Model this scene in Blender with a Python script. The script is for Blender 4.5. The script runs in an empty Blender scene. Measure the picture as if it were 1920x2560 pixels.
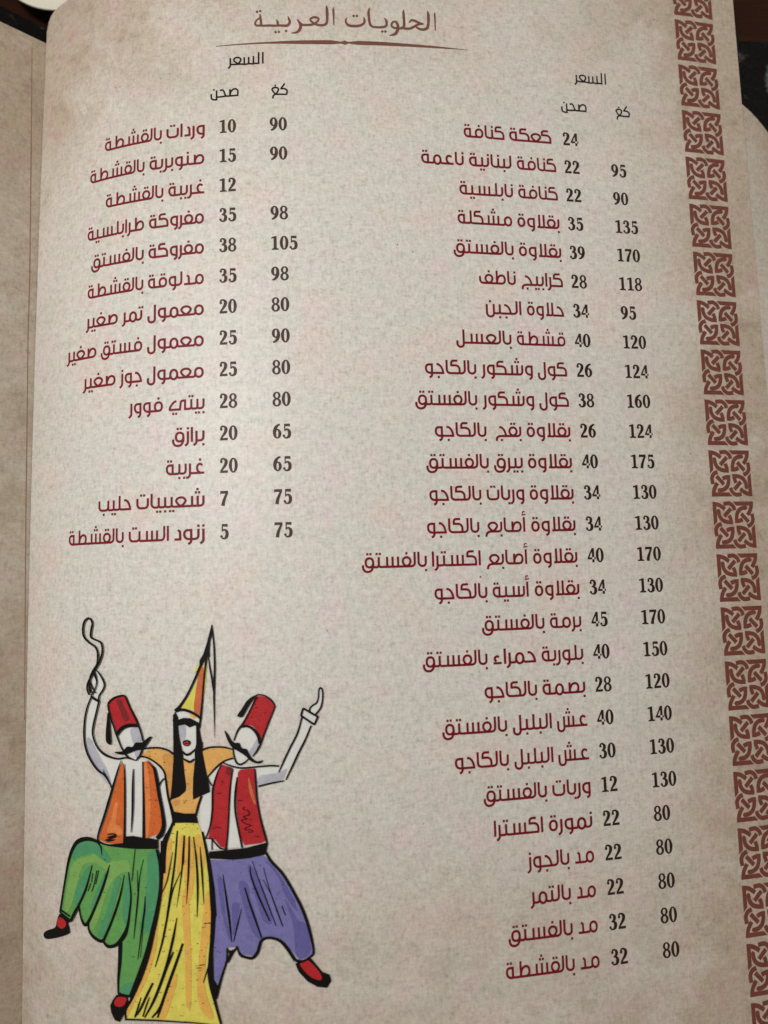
import bpy, math, random
import numpy as np
from mathutils import Vector, Matrix
from mathutils.geometry import delaunay_2d_cdt, tessellate_polygon
random.seed(7)
scene = bpy.context.scene
COL = scene.collection
U = 0.0085                      # one printed text row pitch, in metres

# ------------------------------------------------------------------ place frame
TILT = math.radians(7.95)       # levels the chord of the curved page with the table
CT, ST = math.cos(TILT), math.sin(TILT)
def W(P):                       # page frame (row pitches) -> world metres
    P = np.asarray(P, float)
    x, y, z = P[..., 0] - 14.0, P[..., 1] + 14.0, P[..., 2]
    return np.stack([(x * CT - z * ST) * U, y * U, (x * ST + z * CT) * U], -1)

RV = np.array([-0.094193, -0.137859, 0.036063])
TV = np.array([-0.709798, -0.916311, -22.022127])
FPX = math.exp(7.403966)
def rot(a):
    th = np.linalg.norm(a); k = a / th
    K = np.array([[0, -k[2], k[1]], [k[2], 0, -k[0]], [-k[1], k[0], 0]])
    return np.eye(3) + math.sin(th) * K + (1 - math.cos(th)) * K @ K
RC = rot(RV); CEN = np.array([13., -14., 0.])
CAMP = CEN - RC.T @ TV
# ------------------------------------------------------------------ camera
cam = bpy.data.cameras.new('camera'); camo = bpy.data.objects.new('camera', cam); COL.objects.link(camo)
WR = np.array([[CT, 0, -ST], [0, 1, 0], [ST, 0, CT]])
M3 = WR @ RC.T
m = Matrix([list(M3[0]) + [0], list(M3[1]) + [0], list(M3[2]) + [0], [0, 0, 0, 1]])
m.translation = Vector(W(CAMP)); camo.matrix_world = m
cam.sensor_fit = 'VERTICAL'; cam.sensor_height = 36; cam.lens = FPX / 2560 * 36
cam.clip_start = 0.005; cam.clip_end = 50
cam.dof.use_dof = True; cam.dof.focus_distance = 0.178; cam.dof.aperture_fstop = 9
scene.camera = camo
# ------------------------------------------------------------------ light
w = bpy.data.worlds.new('World'); scene.world = w; w.use_nodes = True
bg = w.node_tree.nodes['Background']; bg.inputs[0].default_value = (1.0, 0.93, 0.84, 1); bg.inputs[1].default_value = 0.28
def area(name, loc, target, size, power, color):
    l = bpy.data.lights.new(name, 'AREA'); l.shape = 'DISK'; l.size = size; l.energy = power; l.color = color
    o = bpy.data.objects.new(name, l); COL.objects.link(o); o.location = loc
    o.rotation_euler = (Vector(target) - Vector(loc)).to_track_quat('-Z', 'Y').to_euler(); return o
area('ceiling_lamp', (-0.24, 0.17, 0.58), (-0.05, 0.06, 0), 0.12, 3.45, (1.0, 0.98, 0.96))
area('room_lamp', (1.1, 0.9, 1.3), (0, 0, 0), 0.5, 4.0, (1.0, 0.90, 0.78))
scene.view_settings.view_transform = 'Standard'; scene.view_settings.look = 'None'
scene.view_settings.exposure = 0.0; scene.view_settings.gamma = 1.0

# ------------------------------------------------------------------ page surface
TH = [-0.010492, -0.567241, 0.227095, -0.103605, -0.010755, -0.0154]
TW = [-0.100597, -0.038269, 0.105079]
SG = np.linspace(-2, 35, 3701)
_th = np.polynomial.chebyshev.chebval(np.clip(SG, -2, 31) / 15 - 1, TH)
_X = np.concatenate([[0], np.cumsum(np.cos((_th[1:] + _th[:-1]) / 2)) * 0.01])
_Z = np.concatenate([[0], np.cumsum(np.sin((_th[1:] + _th[:-1]) / 2)) * 0.01])
_X -= np.interp(0, SG, _X); _Z -= np.interp(0, SG, _Z)
def surf(s, v, h=0.0):          # h: height above the paper, row pitches
    s, v = np.broadcast_arrays(np.asarray(s, float), np.asarray(v, float))
    u = s / 15 - 1; w_ = (v - 14) / 16; t = np.interp(s, SG, _th)
    z = np.interp(s, SG, _Z) + TW[0] * w_ * w_ + TW[1] * u * w_ + TW[2] * u * w_ * w_
    return np.stack([np.interp(s, SG, _X) - h * np.sin(t), -v, z + h * np.cos(t)], -1)
def proj(P):
    Q = (P - CEN) @ RC.T + TV
    return np.stack([960 + FPX * Q[..., 0] / -Q[..., 2], 1280 - FPX * Q[..., 1] / -Q[..., 2]], -1)
def unproj(xy, sf=surf):        # photo measurement -> place on the sheet (s, v)
    xy = np.atleast_2d(np.asarray(xy, float))
    sv = np.stack([2 + (xy[:, 0] - 60) / 70, (xy[:, 1] - 330) / 78], -1)
    for _ in range(14):
        f0 = proj(sf(sv[:, 0], sv[:, 1])) - xy; e = 1e-3
        fs = (proj(sf(sv[:, 0] + e, sv[:, 1])) - xy - f0) / e
        fv = (proj(sf(sv[:, 0], sv[:, 1] + e)) - xy - f0) / e
        det = fs[:, 0] * fv[:, 1] - fs[:, 1] * fv[:, 0]
        sv[:, 0] -= (f0[:, 0] * fv[:, 1] - f0[:, 1] * fv[:, 0]) / det
        sv[:, 1] -= (fs[:, 0] * f0[:, 1] - fs[:, 1] * f0[:, 0]) / det
        sv[:, 0] = np.clip(sv[:, 0], -1.9, 34.5)
    return sv
def s_at(x, v):                 # s where row v shows at photo column x
    lo, hi = 1.0, 32.0
    for _ in range(40):
        mid = (lo + hi) / 2
        if proj(surf(mid, v))[0] < x: lo = mid
        else: hi = mid
    return (lo + hi) / 2
S_LEFT, S_RIGHT, V_TOP, V_BOT = 2.67, 28.37, -5.40, 31.0

# ------------------------------------------------------------------ materials
def newmat(name):
    m_ = bpy.data.materials.new(name); m_.use_nodes = True
    return m_, m_.node_tree.nodes, m_.node_tree.links, m_.node_tree.nodes['Principled BSDF']
def srgb(c):
    f = lambda x: (x / 255 / 12.92) if x / 255 <= 0.04045 else ((x / 255 + 0.055) / 1.055) ** 2.4
    return (f(c[0]), f(c[1]), f(c[2]), 1)
def mathn(N, L, op, a, b=None, c=None):
    n = N.new('ShaderNodeMath'); n.operation = op
    for i, x in enumerate((a, b, c)):
        if x is None: continue
        if isinstance(x, (int, float)): n.inputs[i].default_value = x
        else: L.new(x, n.inputs[i])
    return n.outputs[0]
def noise(N, L, vec, scale, detail=3, rough=0.5, stretch=None):
    if stretch:
        mp = N.new('ShaderNodeMapping'); mp.inputs['Scale'].default_value = stretch; L.new(vec, mp.inputs[0]); vec = mp.outputs[0]
    n = N.new('ShaderNodeTexNoise'); n.inputs['Scale'].default_value = scale
    n.inputs['Detail'].default_value = detail; n.inputs['Roughness'].default_value = rough
    L.new(vec, n.inputs['Vector']); return n
def ramp(N, L, fac, stops):
    r = N.new('ShaderNodeValToRGB'); L.new(fac, r.inputs[0])
    while len(r.color_ramp.elements) < len(stops): r.color_ramp.elements.new(0.5)
    for e, (p, c) in zip(r.color_ramp.elements, stops): e.position = p; e.color = c
    return r.outputs[0]
def mix(N, L, fac, a, b, mode='MIX'):
    n = N.new('ShaderNodeMix'); n.data_type = 'RGBA'; n.blend_type = mode
    for sock, x in ((n.inputs[0], fac), (n.inputs[6], a), (n.inputs[7], b)):
        if isinstance(x, (int, float)): sock.default_value = x
        elif isinstance(x, tuple): sock.default_value = x
        else: L.new(x, sock)
    return n.outputs[2]
def paper_nodes(N, L, vig):
    uv = N.new('ShaderNodeUVMap'); uv.uv_map = 'sheet'; vec = uv.outputs[0]
    big = noise(N, L, vec, 0.42, 4, 0.6)
    c = ramp(N, L, big.outputs[0], [(0.34, (0.540, 0.475, 0.436, 1)), (0.45, (0.528, 0.498, 0.456, 1)), (0.54, (0.506, 0.502, 0.458, 1)), (0.68, (0.548, 0.484, 0.466, 1))])
    hue = noise(N, L, vec, 0.9, 4, 0.65)
    c = mix(N, L, 1.0, c, ramp(N, L, hue.outputs[0], [(0.38, (0.985, 1.0, 0.975, 1)), (0.5, (1, 1, 1, 1)), (0.62, (1.01, 0.985, 1.0, 1))]), 'MULTIPLY')
    # printed aged-paper vignette towards the trimmed edges; bottom and gutter terms also paint shade
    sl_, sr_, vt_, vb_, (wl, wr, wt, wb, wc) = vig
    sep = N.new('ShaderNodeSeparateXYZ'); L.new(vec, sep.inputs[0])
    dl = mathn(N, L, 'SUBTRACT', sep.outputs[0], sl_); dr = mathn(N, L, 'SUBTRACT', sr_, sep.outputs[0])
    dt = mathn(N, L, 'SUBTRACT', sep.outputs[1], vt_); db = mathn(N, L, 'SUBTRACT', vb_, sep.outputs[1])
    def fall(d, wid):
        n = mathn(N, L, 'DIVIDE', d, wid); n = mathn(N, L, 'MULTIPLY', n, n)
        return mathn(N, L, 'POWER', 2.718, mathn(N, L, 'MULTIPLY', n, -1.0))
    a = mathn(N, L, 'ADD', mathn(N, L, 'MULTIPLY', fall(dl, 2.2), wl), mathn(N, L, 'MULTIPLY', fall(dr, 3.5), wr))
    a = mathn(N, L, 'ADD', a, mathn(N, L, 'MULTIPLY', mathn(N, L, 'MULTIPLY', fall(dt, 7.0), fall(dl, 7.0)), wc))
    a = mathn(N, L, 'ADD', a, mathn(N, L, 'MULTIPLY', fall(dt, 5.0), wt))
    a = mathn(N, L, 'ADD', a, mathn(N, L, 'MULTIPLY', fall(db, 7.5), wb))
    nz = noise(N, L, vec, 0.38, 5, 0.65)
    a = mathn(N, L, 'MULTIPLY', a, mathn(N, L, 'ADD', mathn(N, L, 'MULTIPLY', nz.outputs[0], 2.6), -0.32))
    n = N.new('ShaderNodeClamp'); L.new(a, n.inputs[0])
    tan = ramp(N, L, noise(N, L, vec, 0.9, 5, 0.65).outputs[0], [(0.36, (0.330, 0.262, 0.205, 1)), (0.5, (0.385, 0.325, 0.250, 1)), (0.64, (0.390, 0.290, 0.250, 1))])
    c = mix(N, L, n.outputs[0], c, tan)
    # woven fibre mottling, both directions, plus blotches
    f1 = noise(N, L, vec, 11.0, 3, 0.65, (1.0, 0.45, 1))
    f2 = noise(N, L, vec, 11.0, 3, 0.65, (0.42, 1.1, 1))
    f3 = noise(N, L, vec, 3.2, 6, 0.78)
    k = mathn(N, L, 'ADD', mathn(N, L, 'MULTIPLY', f1.outputs[0], 0.36), mathn(N, L, 'MULTIPLY', f2.outputs[0], 0.28))
    k = mathn(N, L, 'ADD', k, mathn(N, L, 'MULTIPLY', f3.outputs[0], 0.36))
    f4 = noise(N, L, vec, 26.0, 2, 0.6); k = mathn(N, L, 'ADD', k, mathn(N, L, 'MULTIPLY', mathn(N, L, 'SUBTRACT', f4.outputs[0], 0.5), 0.20))
    g = ramp(N, L, k, [(0.34, (0.64, 0.615, 0.59, 1)), (0.43, (0.87, 0.858, 0.842, 1)), (0.50, (1.0, 1.0, 1.0, 1)), (0.62, (1.18, 1.18, 1.165, 1))])
    c = mix(N, L, 1.0, c, g, 'MULTIPLY')
    vo = N.new('ShaderNodeTexVoronoi'); vo.inputs['Scale'].default_value = 0.33; L.new(vec, vo.inputs['Vector'])
    sp = ramp(N, L, vo.outputs['Distance'], [(0.012, (0.66, 0.62, 0.58, 1)), (0.040, (1, 1, 1, 1))])
    c = mix(N, L, 0.8, c, sp, 'MULTIPLY')
    return c, k, f3
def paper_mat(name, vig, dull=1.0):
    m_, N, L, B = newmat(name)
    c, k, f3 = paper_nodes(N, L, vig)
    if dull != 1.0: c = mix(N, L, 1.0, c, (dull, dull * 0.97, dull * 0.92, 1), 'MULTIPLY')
    L.new(c, B.inputs['Base Color'])
    B.inputs['Roughness'].default_value = 0.46; B.inputs['Specular IOR Level'].default_value = 0.30
    bp = N.new('ShaderNodeBump'); bp.inputs['Strength'].default_value = 0.16; bp.inputs['Distance'].default_value = 0.0002
    L.new(k, bp.inputs['Height']); L.new(bp.outputs[0], B.inputs['Normal'])
    return m_
M_PAPER = paper_mat('printed_parchment_paper', (S_LEFT, S_RIGHT, -5.4, 31.0, (0.26, 1.25, 0.42, 0.75, 0.7)))  # bottom tan: printed ageing plus painted light fall-off towards the page foot
M_PAPER2 = paper_mat('printed_parchment_facing', (-14.0, 0.1, -4.41, 31.0, (0.4, 0.75, 0.7, 0.9, 0.2)), 0.86)  # brown towards gutter and foot paints the gutter shadow into the paper colour
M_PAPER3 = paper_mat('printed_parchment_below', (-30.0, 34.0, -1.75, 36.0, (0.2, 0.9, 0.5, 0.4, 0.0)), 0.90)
def ink_mat(name, rgb, var=0.12, rough=0.5):
    m_, N, L, B = newmat(name)
    tc = N.new('ShaderNodeTexCoord')
    n1 = noise(N, L, tc.outputs['Object'], 2600.0, 2, 0.6); n2 = noise(N, L, tc.outputs['Object'], 420.0, 3, 0.6)
    k = mathn(N, L, 'ADD', mathn(N, L, 'MULTIPLY', n1.outputs[0], 0.5), mathn(N, L, 'MULTIPLY', n2.outputs[0], 0.5))
    c = srgb(rgb); lo = tuple(x * (1 - var) for x in c[:3]) + (1,); hi = tuple(min(1, x * (1 + var)) for x in c[:3]) + (1,)
    L.new(ramp(N, L, k, [(0.36, lo), (0.64, hi)]), B.inputs['Base Color'])
    B.inputs['Roughness'].default_value = rough; B.inputs['Specular IOR Level'].default_value = 0.10
    return m_
INK = {k_: ink_mat('ink_' + k_, v_, vr) for k_, v_, vr in (
    ('maroon', (108, 22, 34), 0.15), ('crimson', (104, 12, 26), 0.15), ('title_brown', (104, 68, 58), 0.15), ('knot_brown', (104, 58, 48), 0.16),
    ('dust', (122, 112, 98), 0.2), ('header_black', (26, 20, 20), 0.2), ('price_taupe', (66, 50, 42), 0.2), ('price_brown', (44, 27, 21), 0.2),
    ('black', (14, 12, 12), 0.15), ('shoe_black', (14, 12, 12), 0.15), ('shoe_red', (160, 36, 38), 0.16), ('red', (158, 38, 42), 0.16), ('dark_red', (108, 36, 38), 0.2), ('orange', (184, 92, 44), 0.14), ('light_orange', (198, 116, 66), 0.14),
    ('tan', (196, 150, 84), 0.14), ('dark_tan', (182, 132, 74), 0.14), ('yellow', (196, 186, 84), 0.12), ('amber', (200, 156, 76), 0.14), ('rust', (178, 96, 62), 0.16),
    ('green', (88, 140, 76), 0.12), ('deep_green', (70, 130, 90), 0.12), ('olive', (110, 150, 80), 0.12),
    ('violet', (106, 102, 150), 0.14), ('deep_violet', (88, 84, 136), 0.14), ('white', (196, 196, 192), 0.06), ('grey', (160, 160, 168), 0.14))}

# ------------------------------------------------------------------ object helpers
def mesh_obj(name, verts, faces, mats, parent=None, fmat=None, smooth=False, uv=None, **props):
    me = bpy.data.meshes.new(name); me.from_pydata([tuple(map(float, v)) for v in verts], [], [tuple(map(int, f)) for f in faces])
    for m_ in (mats if isinstance(mats, (list, tuple)) else [mats]): me.materials.append(m_)
    if fmat is not None: me.polygons.foreach_set('material_index', fmat)
    if smooth: me.polygons.foreach_set('use_smooth', [True] * len(me.polygons))
    if uv is not None:
        l = me.uv_layers.new(name='sheet'); idx = np.zeros(len(me.loops), int); me.loops.foreach_get('vertex_index', idx)
        l.data.foreach_set('uv', np.asarray(uv, float)[idx].ravel())
    me.update(); o = bpy.data.objects.new(name, me); COL.objects.link(o)
    if parent is not None: o.parent = parent
    for k_, v_ in props.items(): o[k_] = v_
    return o
def empty(name, **props):
    o = bpy.data.objects.new(name, None); COL.objects.link(o); o.empty_display_size = 0.01
    for k_, v_ in props.items(): o[k_] = v_
    return o

# ------------------------------------------------------------------ 2D shapes
def catmull(pts, n=6, closed=False):
    P = [np.array(p, float) for p in pts]; out = []
    if len(P) < 3: return P
    N_ = len(P)
    for i in range(N_ if closed else N_ - 1):
        p0 = P[(i - 1) % N_] if (closed or i > 0) else 2 * P[0] - P[1]
        p1, p2 = P[i], P[(i + 1) % N_]
        p3 = P[(i + 2) % N_] if (closed or i + 2 < N_) else 2 * P[-1] - P[-2]
        for k in range(n):
            t = k / n
            out.append(0.5 * ((2 * p1) + (-p0 + p2) * t + (2 * p0 - 5 * p1 + 4 * p2 - p3) * t * t + (-p0 + 3 * p1 - 3 * p2 + p3) * t ** 3))
    if not closed: out.append(P[-1])
    return out
def fillet(pts):                # (x, y) or (x, y, r)
    out = []
    for i, p in enumerate(pts):
        q = np.array(p[:2], float)
        if len(p) < 3 or i in (0, len(pts) - 1): out.append(q); continue
        a = np.array(pts[i - 1][:2], float) - q; b = np.array(pts[i + 1][:2], float) - q
        la, lb = np.linalg.norm(a), np.linalg.norm(b); a /= la; b /= lb
        ang = math.acos(max(-1, min(1, float(a @ b))))
        if ang > 3.0: out.append(q); continue
        d = min(p[2] / math.tan(ang / 2), la * 0.98 if i == 1 else la * 0.5, lb * 0.98 if i == len(pts) - 2 else lb * 0.5)
        p0, p1 = q + a * d, q + b * d
        for k in range(7):
            t = k / 6; out.append((1 - t) ** 2 * p0 + 2 * t * (1 - t) * (q * 0.86 + (p0 + p1) * 0.07) + t * t * p1)
    return out
def ribbon(pts, width, closed=False, caps=False):
    P = [np.array(p[:2], float) for p in pts]; n = len(P)
    Wd = [width] * n if np.isscalar(width) else list(width)
    keep = [0] + [i for i in range(1, n) if np.linalg.norm(P[i] - P[i - 1]) > 1e-6]
    P = [P[i] for i in keep]; Wd = [Wd[i] for i in keep]; n = len(P)
    if closed and np.linalg.norm(P[0] - P[-1]) < 1e-6: P.pop(); Wd.pop(); n -= 1
    L_, R_ = [], []
    for i in range(n):
        a = P[i] - P[i - 1] if (i > 0 or closed) else P[1] - P[0]
        b = P[(i + 1) % n] - P[i] if (i < n - 1 or closed) else P[-1] - P[-2]
        a = a / np.linalg.norm(a); b = b / np.linalg.norm(b); t = a + b
        nt = np.linalg.norm(t); t = a if nt < 1e-3 else t / nt
        nn = np.array([-t[1], t[0]]); c = max(0.45, float(nn @ np.array([-a[1], a[0]])))
        L_.append(P[i] + nn * Wd[i] / 2 / c); R_.append(P[i] - nn * Wd[i] / 2 / c)
    polys = []
    for i in range(n if closed else n - 1):
        j = (i + 1) % n; polys.append([L_[i], L_[j], R_[j], R_[i]])
    if caps:
        for i in (0, n - 1):
            r = Wd[i] / 2
            if r > 0: polys.append([P[i] + r * np.array([math.cos(a), math.sin(a)]) for a in np.linspace(0, 2 * math.pi, 13)[:-1]])
    return polys
def disc(c, rx, ry=None, n=14):
    ry = ry or rx; return [np.array([c[0] + rx * math.cos(a), c[1] + ry * math.sin(a)]) for a in np.linspace(0, 2 * math.pi, n + 1)[:-1]]
def ellipse_line(cx, cy, rx, ry, n=24, sq=1.0):
    o = []
    for a in np.linspace(0, 2 * math.pi, n + 1)[:-1]:
        c, s = math.cos(a), math.sin(a)
        o.append((cx + rx * math.copysign(abs(c) ** sq, c), cy + ry * math.copysign(abs(s) ** sq, s)))
    return o
def flatten(polys, steiner=0.0):
    """union of overlapping 2D polygons -> verts, faces (no overlaps)"""
    tris = []
    for p in polys:
        q = [p[i] for i in range(len(p)) if math.hypot(p[i][0] - p[i - 1][0], p[i][1] - p[i - 1][1]) > 1e-5]
        if len(q) < 3: continue
        for t in (tessellate_polygon([[Vector((float(x[0]), float(x[1]), 0)) for x in q]]) if len(q) > 3 else [(0, 1, 2)]):
            tris.append([(float(q[i][0]), float(q[i][1])) for i in t])
    T3 = np.array(tris)
    if not len(T3): return [], []
    A = (T3[:, 1, 0] - T3[:, 0, 0]) * (T3[:, 2, 1] - T3[:, 0, 1]) - (T3[:, 1, 1] - T3[:, 0, 1]) * (T3[:, 2, 0] - T3[:, 0, 0])
    T3 = T3[np.abs(A) > 1e-7]; A = A[np.abs(A) > 1e-7]
    T3[A < 0] = T3[A < 0][:, ::-1]
    vs = [Vector(x) for x in T3.reshape(-1, 2)]; es = []
    for i in range(len(T3)): es += [(3 * i, 3 * i + 1), (3 * i + 1, 3 * i + 2), (3 * i + 2, 3 * i)]
    if steiner:
        lo, hi = T3.reshape(-1, 2).min(0), T3.reshape(-1, 2).max(0)
        for x in np.arange(lo[0] + steiner / 2, hi[0], steiner):
            vs += [Vector((x, lo[1] - 0.1)), Vector((x, hi[1] + 0.1))]; es.append((len(vs) - 2, len(vs) - 1))
        for y in np.arange(lo[1] + steiner / 2, hi[1], steiner * 3):
            vs += [Vector((lo[0] - 0.1, y)), Vector((hi[0] + 0.1, y))]; es.append((len(vs) - 2, len(vs) - 1))
    v, e, f, ov, oe, of = delaunay_2d_cdt(vs, es, [], 0, 1e-5, False)
    va = np.array([(x.x, x.y) for x in v]); fa = np.array([t for t in f if len(t) == 3]); C = va[fa].mean(1)
    keep = np.zeros(len(fa), bool)
    for c0 in range(0, len(T3), 400):
        t = T3[c0:c0 + 400][None]; p = C[:, None]
        ins = np.ones((len(C), t.shape[1]), bool)
        for i in range(3):
            a_, b_ = t[:, :, i], t[:, :, (i + 1) % 3]
            ins &= ((b_[..., 0] - a_[..., 0]) * (p[..., 1] - a_[..., 1]) - (b_[..., 1] - a_[..., 1]) * (p[..., 0] - a_[..., 0])) > 0
        keep |= ins.any(1)
    fa = fa[keep]; used, inv = np.unique(fa, return_inverse=True)
    return va[used].tolist(), inv.reshape(-1, 3).tolist()
LAYER = 0.005                   # ink film step, row pitches (0.03 mm)
def printed(name, layers, parent, **props):
    """layers: list of (ink, polygons in sheet coordinates (s, v)); later ones lie on top"""
    V, F, FM, mats = [], [], [], []
    for k, (ink, polys) in enumerate(layers):
        if not polys: continue
        if INK[ink] not in mats: mats.append(INK[ink])
        v, f = flatten(polys, 0.24)
        if not v: continue
        a = np.array(v); b = len(V); V += list(W(surf(a[:, 0], a[:, 1], LAYER * (k + 1.5))))
        mi = mats.index(INK[ink])
        for t in f:
            p, q, r = a[t[0]], a[t[1]], a[t[2]]
            t = t if (q[0] - p[0]) * (r[1] - p[1]) - (q[1] - p[1]) * (r[0] - p[0]) < 0 else t[::-1]
            F.append([b + i for i in t]); FM.append(mi)
    return mesh_obj(name, V, F, mats, parent, FM, **props)

# ------------------------------------------------------------------ sheets of paper
def sheet(name, sf, s0, s1, v0, v1, mat, parent, corner=None, thick=0.025, ds=0.12, dv=0.55, **props):
    """curved sheet with thickness; corner: (side, radius) rounds a top corner"""
    ss = list(np.linspace(s0, s1, int((s1 - s0) / ds) + 1))
    nv = int((v1 - (v0(s0) if callable(v0) else v0)) / dv) + 1
    V, UV, F = [], [], []
    for s in ss:
        t0 = v0(s) if callable(v0) else v0; top = t0
        if corner:
            side, r = corner; d = (s - s0) if side == 'L' else (s1 - s)
            if d < r: top = t0 + r - math.sqrt(max(0, r * r - (r - d) ** 2))
        for j in range(nv):
            v = top + (v1 - top) * j / (nv - 1); V.append(sf(s, v)); UV.append((s, v))
    n = len(V)
    V2 = [sf(s, v, -thick) for s, v in UV]
    for i in range(len(ss) - 1):
        for j in range(nv - 1):
            a = i * nv + j; F.append((a, a + 1, a + nv + 1, a + nv)); F.append((n + a, n + a + nv, n + a + nv + 1, n + a + 1))
    ring = [i * nv for i in range(len(ss))] + [(len(ss) - 1) * nv + j for j in range(1, nv)] + [i * nv + nv - 1 for i in range(len(ss) - 2, -1, -1)] + [j for j in range(nv - 2, 0, -1)]
    for a, b in zip(ring, ring[1:] + ring[:1]): F.append((a, b, b + n, a + n))
    return mesh_obj(name, W(np.array(V + V2)), F, mat, parent, smooth=False, uv=UV + UV, **props)
def smooth_top(o):
    me = o.data; me.polygons.foreach_set('use_smooth', [p.area > 0 and len(p.vertices) == 4 for p in me.polygons])
    try: me.set_sharp_from_angle(angle=math.radians(40))
    except Exception: pass
menu = empty('menu_booklet', label='open parchment-look menu with Arabic sweets list, dancers drawing and knotwork border', category='menu')
# left corner radius from the photographed rounding
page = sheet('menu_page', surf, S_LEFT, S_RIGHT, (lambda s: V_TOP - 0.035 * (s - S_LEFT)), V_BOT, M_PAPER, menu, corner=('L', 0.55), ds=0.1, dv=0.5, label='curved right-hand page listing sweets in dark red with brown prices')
smooth_top(page)

def hinge(v): return surf(S_LEFT + 0 * np.asarray(v, float), v, -0.16)
def left_sf(s, v, h=0.0):       # facing page: hinged under the left edge, rising to the left; s runs negative
    s, v = np.broadcast_arrays(np.asarray(s, float), np.asarray(v, float)); a = np.clip(-s, -1.2, 40); PHI = math.radians(50)
    g = 0.075 * np.clip(a - 1.6, 0, 12); b = PHI - g; hb = PHI - g * 0.5
    dx = -a * np.cos(hb); dz = a * np.sin(hb); H = hinge(v)
    return np.stack([H[..., 0] + dx + h * np.sin(b), H[..., 1], H[..., 2] + dz + h * np.cos(b)], -1)
def unproj2(xy, sf, s0=-1.0, v0=0.0):
    xy = np.array(xy, float); sv = np.array([s0, v0])
    for _ in range(25):
        f0 = proj(sf(*sv)) - xy; e = 1e-3
        J = np.stack([(proj(sf(sv[0] + e, sv[1])) - xy - f0) / e, (proj(sf(sv[0], sv[1] + e)) - xy - f0) / e], -1)
        sv = sv - np.linalg.solve(J, f0)
    return sv
def ray_plane(px, py, z):       # photo measurement -> point on a level plane, world metres
    d = RC.T @ np.array([(px - 960) / FPX, (1280 - py) / FPX, -1.0])
    a, b = W(CAMP), W(CAMP + d); t = (z - a[2]) / (b[2] - a[2]); return a + (b - a) * t
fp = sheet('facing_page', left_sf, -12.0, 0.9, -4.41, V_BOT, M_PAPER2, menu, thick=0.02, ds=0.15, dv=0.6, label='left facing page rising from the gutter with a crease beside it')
smooth_top(fp)
# crease pressed beside the gutter
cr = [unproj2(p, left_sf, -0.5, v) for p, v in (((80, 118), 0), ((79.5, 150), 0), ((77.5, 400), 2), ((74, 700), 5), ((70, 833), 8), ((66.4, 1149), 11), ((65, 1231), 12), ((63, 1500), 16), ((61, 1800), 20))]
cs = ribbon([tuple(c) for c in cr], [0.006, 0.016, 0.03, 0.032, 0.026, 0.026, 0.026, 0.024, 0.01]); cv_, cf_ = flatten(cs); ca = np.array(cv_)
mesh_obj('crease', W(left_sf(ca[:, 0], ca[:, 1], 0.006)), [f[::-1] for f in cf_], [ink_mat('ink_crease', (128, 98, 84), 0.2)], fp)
def low_sf(s, v, h=0.0): return surf(s, v, h - 0.25 - 0.02 * np.clip(np.asarray(s, float) - 28, 0, 4))
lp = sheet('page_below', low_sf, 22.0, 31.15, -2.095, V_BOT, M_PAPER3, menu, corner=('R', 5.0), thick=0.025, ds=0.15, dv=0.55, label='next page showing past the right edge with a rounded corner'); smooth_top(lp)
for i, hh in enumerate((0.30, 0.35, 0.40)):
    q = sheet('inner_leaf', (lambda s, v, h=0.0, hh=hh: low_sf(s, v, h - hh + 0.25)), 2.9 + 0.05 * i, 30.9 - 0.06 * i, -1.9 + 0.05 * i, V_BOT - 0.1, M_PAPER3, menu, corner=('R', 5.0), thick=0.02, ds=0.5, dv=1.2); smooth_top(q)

# black leatherette cover: right board lies flat, left board follows the facing page
ZC = -1.35 * U; ZT = -1.95 * U
mL, N, L, B = newmat('black_leatherette')
tc = N.new('ShaderNodeTexCoord'); gr = N.new('ShaderNodeTexVoronoi'); gr.inputs['Scale'].default_value = 900; L.new(tc.outputs['Object'], gr.inputs['Vector'])
sc1 = noise(N, L, tc.outputs['Object'], 160, 5, 0.7); sc2 = noise(N, L, tc.outputs['Object'], 420, 3, 0.6, (0.35, 1, 1))
kk = mathn(N, L, 'MULTIPLY', sc1.outputs[0], sc2.outputs[0])
base_ = ramp(N, L, kk, [(0.28, (0.0018, 0.0018, 0.0018, 1)), (0.35, (0.006, 0.0055, 0.005, 1)), (0.42, (0.06, 0.055, 0.045, 1))])
wp = np.array(ray_plane(1938, 205, ZC)); mp_ = N.new('ShaderNodeMapping'); mp_.vector_type = 'POINT'   # sheen on the leatherette, painted into its colour as a grey-blue patch
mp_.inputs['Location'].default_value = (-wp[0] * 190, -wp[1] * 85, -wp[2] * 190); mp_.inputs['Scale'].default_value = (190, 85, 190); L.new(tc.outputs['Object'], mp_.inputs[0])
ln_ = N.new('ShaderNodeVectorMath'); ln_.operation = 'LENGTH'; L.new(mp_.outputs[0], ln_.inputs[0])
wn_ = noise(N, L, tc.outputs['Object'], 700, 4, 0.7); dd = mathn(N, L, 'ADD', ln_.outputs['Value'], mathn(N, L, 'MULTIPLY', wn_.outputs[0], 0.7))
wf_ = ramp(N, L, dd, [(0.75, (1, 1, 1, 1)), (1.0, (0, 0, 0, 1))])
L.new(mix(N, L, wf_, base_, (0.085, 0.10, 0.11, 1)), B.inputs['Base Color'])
B.inputs['Roughness'].default_value = 0.5; B.inputs['Specular IOR Level'].default_value = 0.07
bp = N.new('ShaderNodeBump'); bp.inputs['Strength'].default_value = 0.5; bp.inputs['Distance'].default_value = 0.0004
L.new(mathn(N, L, 'ADD', gr.outputs['Distance'], mathn(N, L, 'MULTIPLY', sc1.outputs[0], 2.0)), bp.inputs['Height']); L.new(bp.outputs[0], B.inputs['Normal'])

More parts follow.
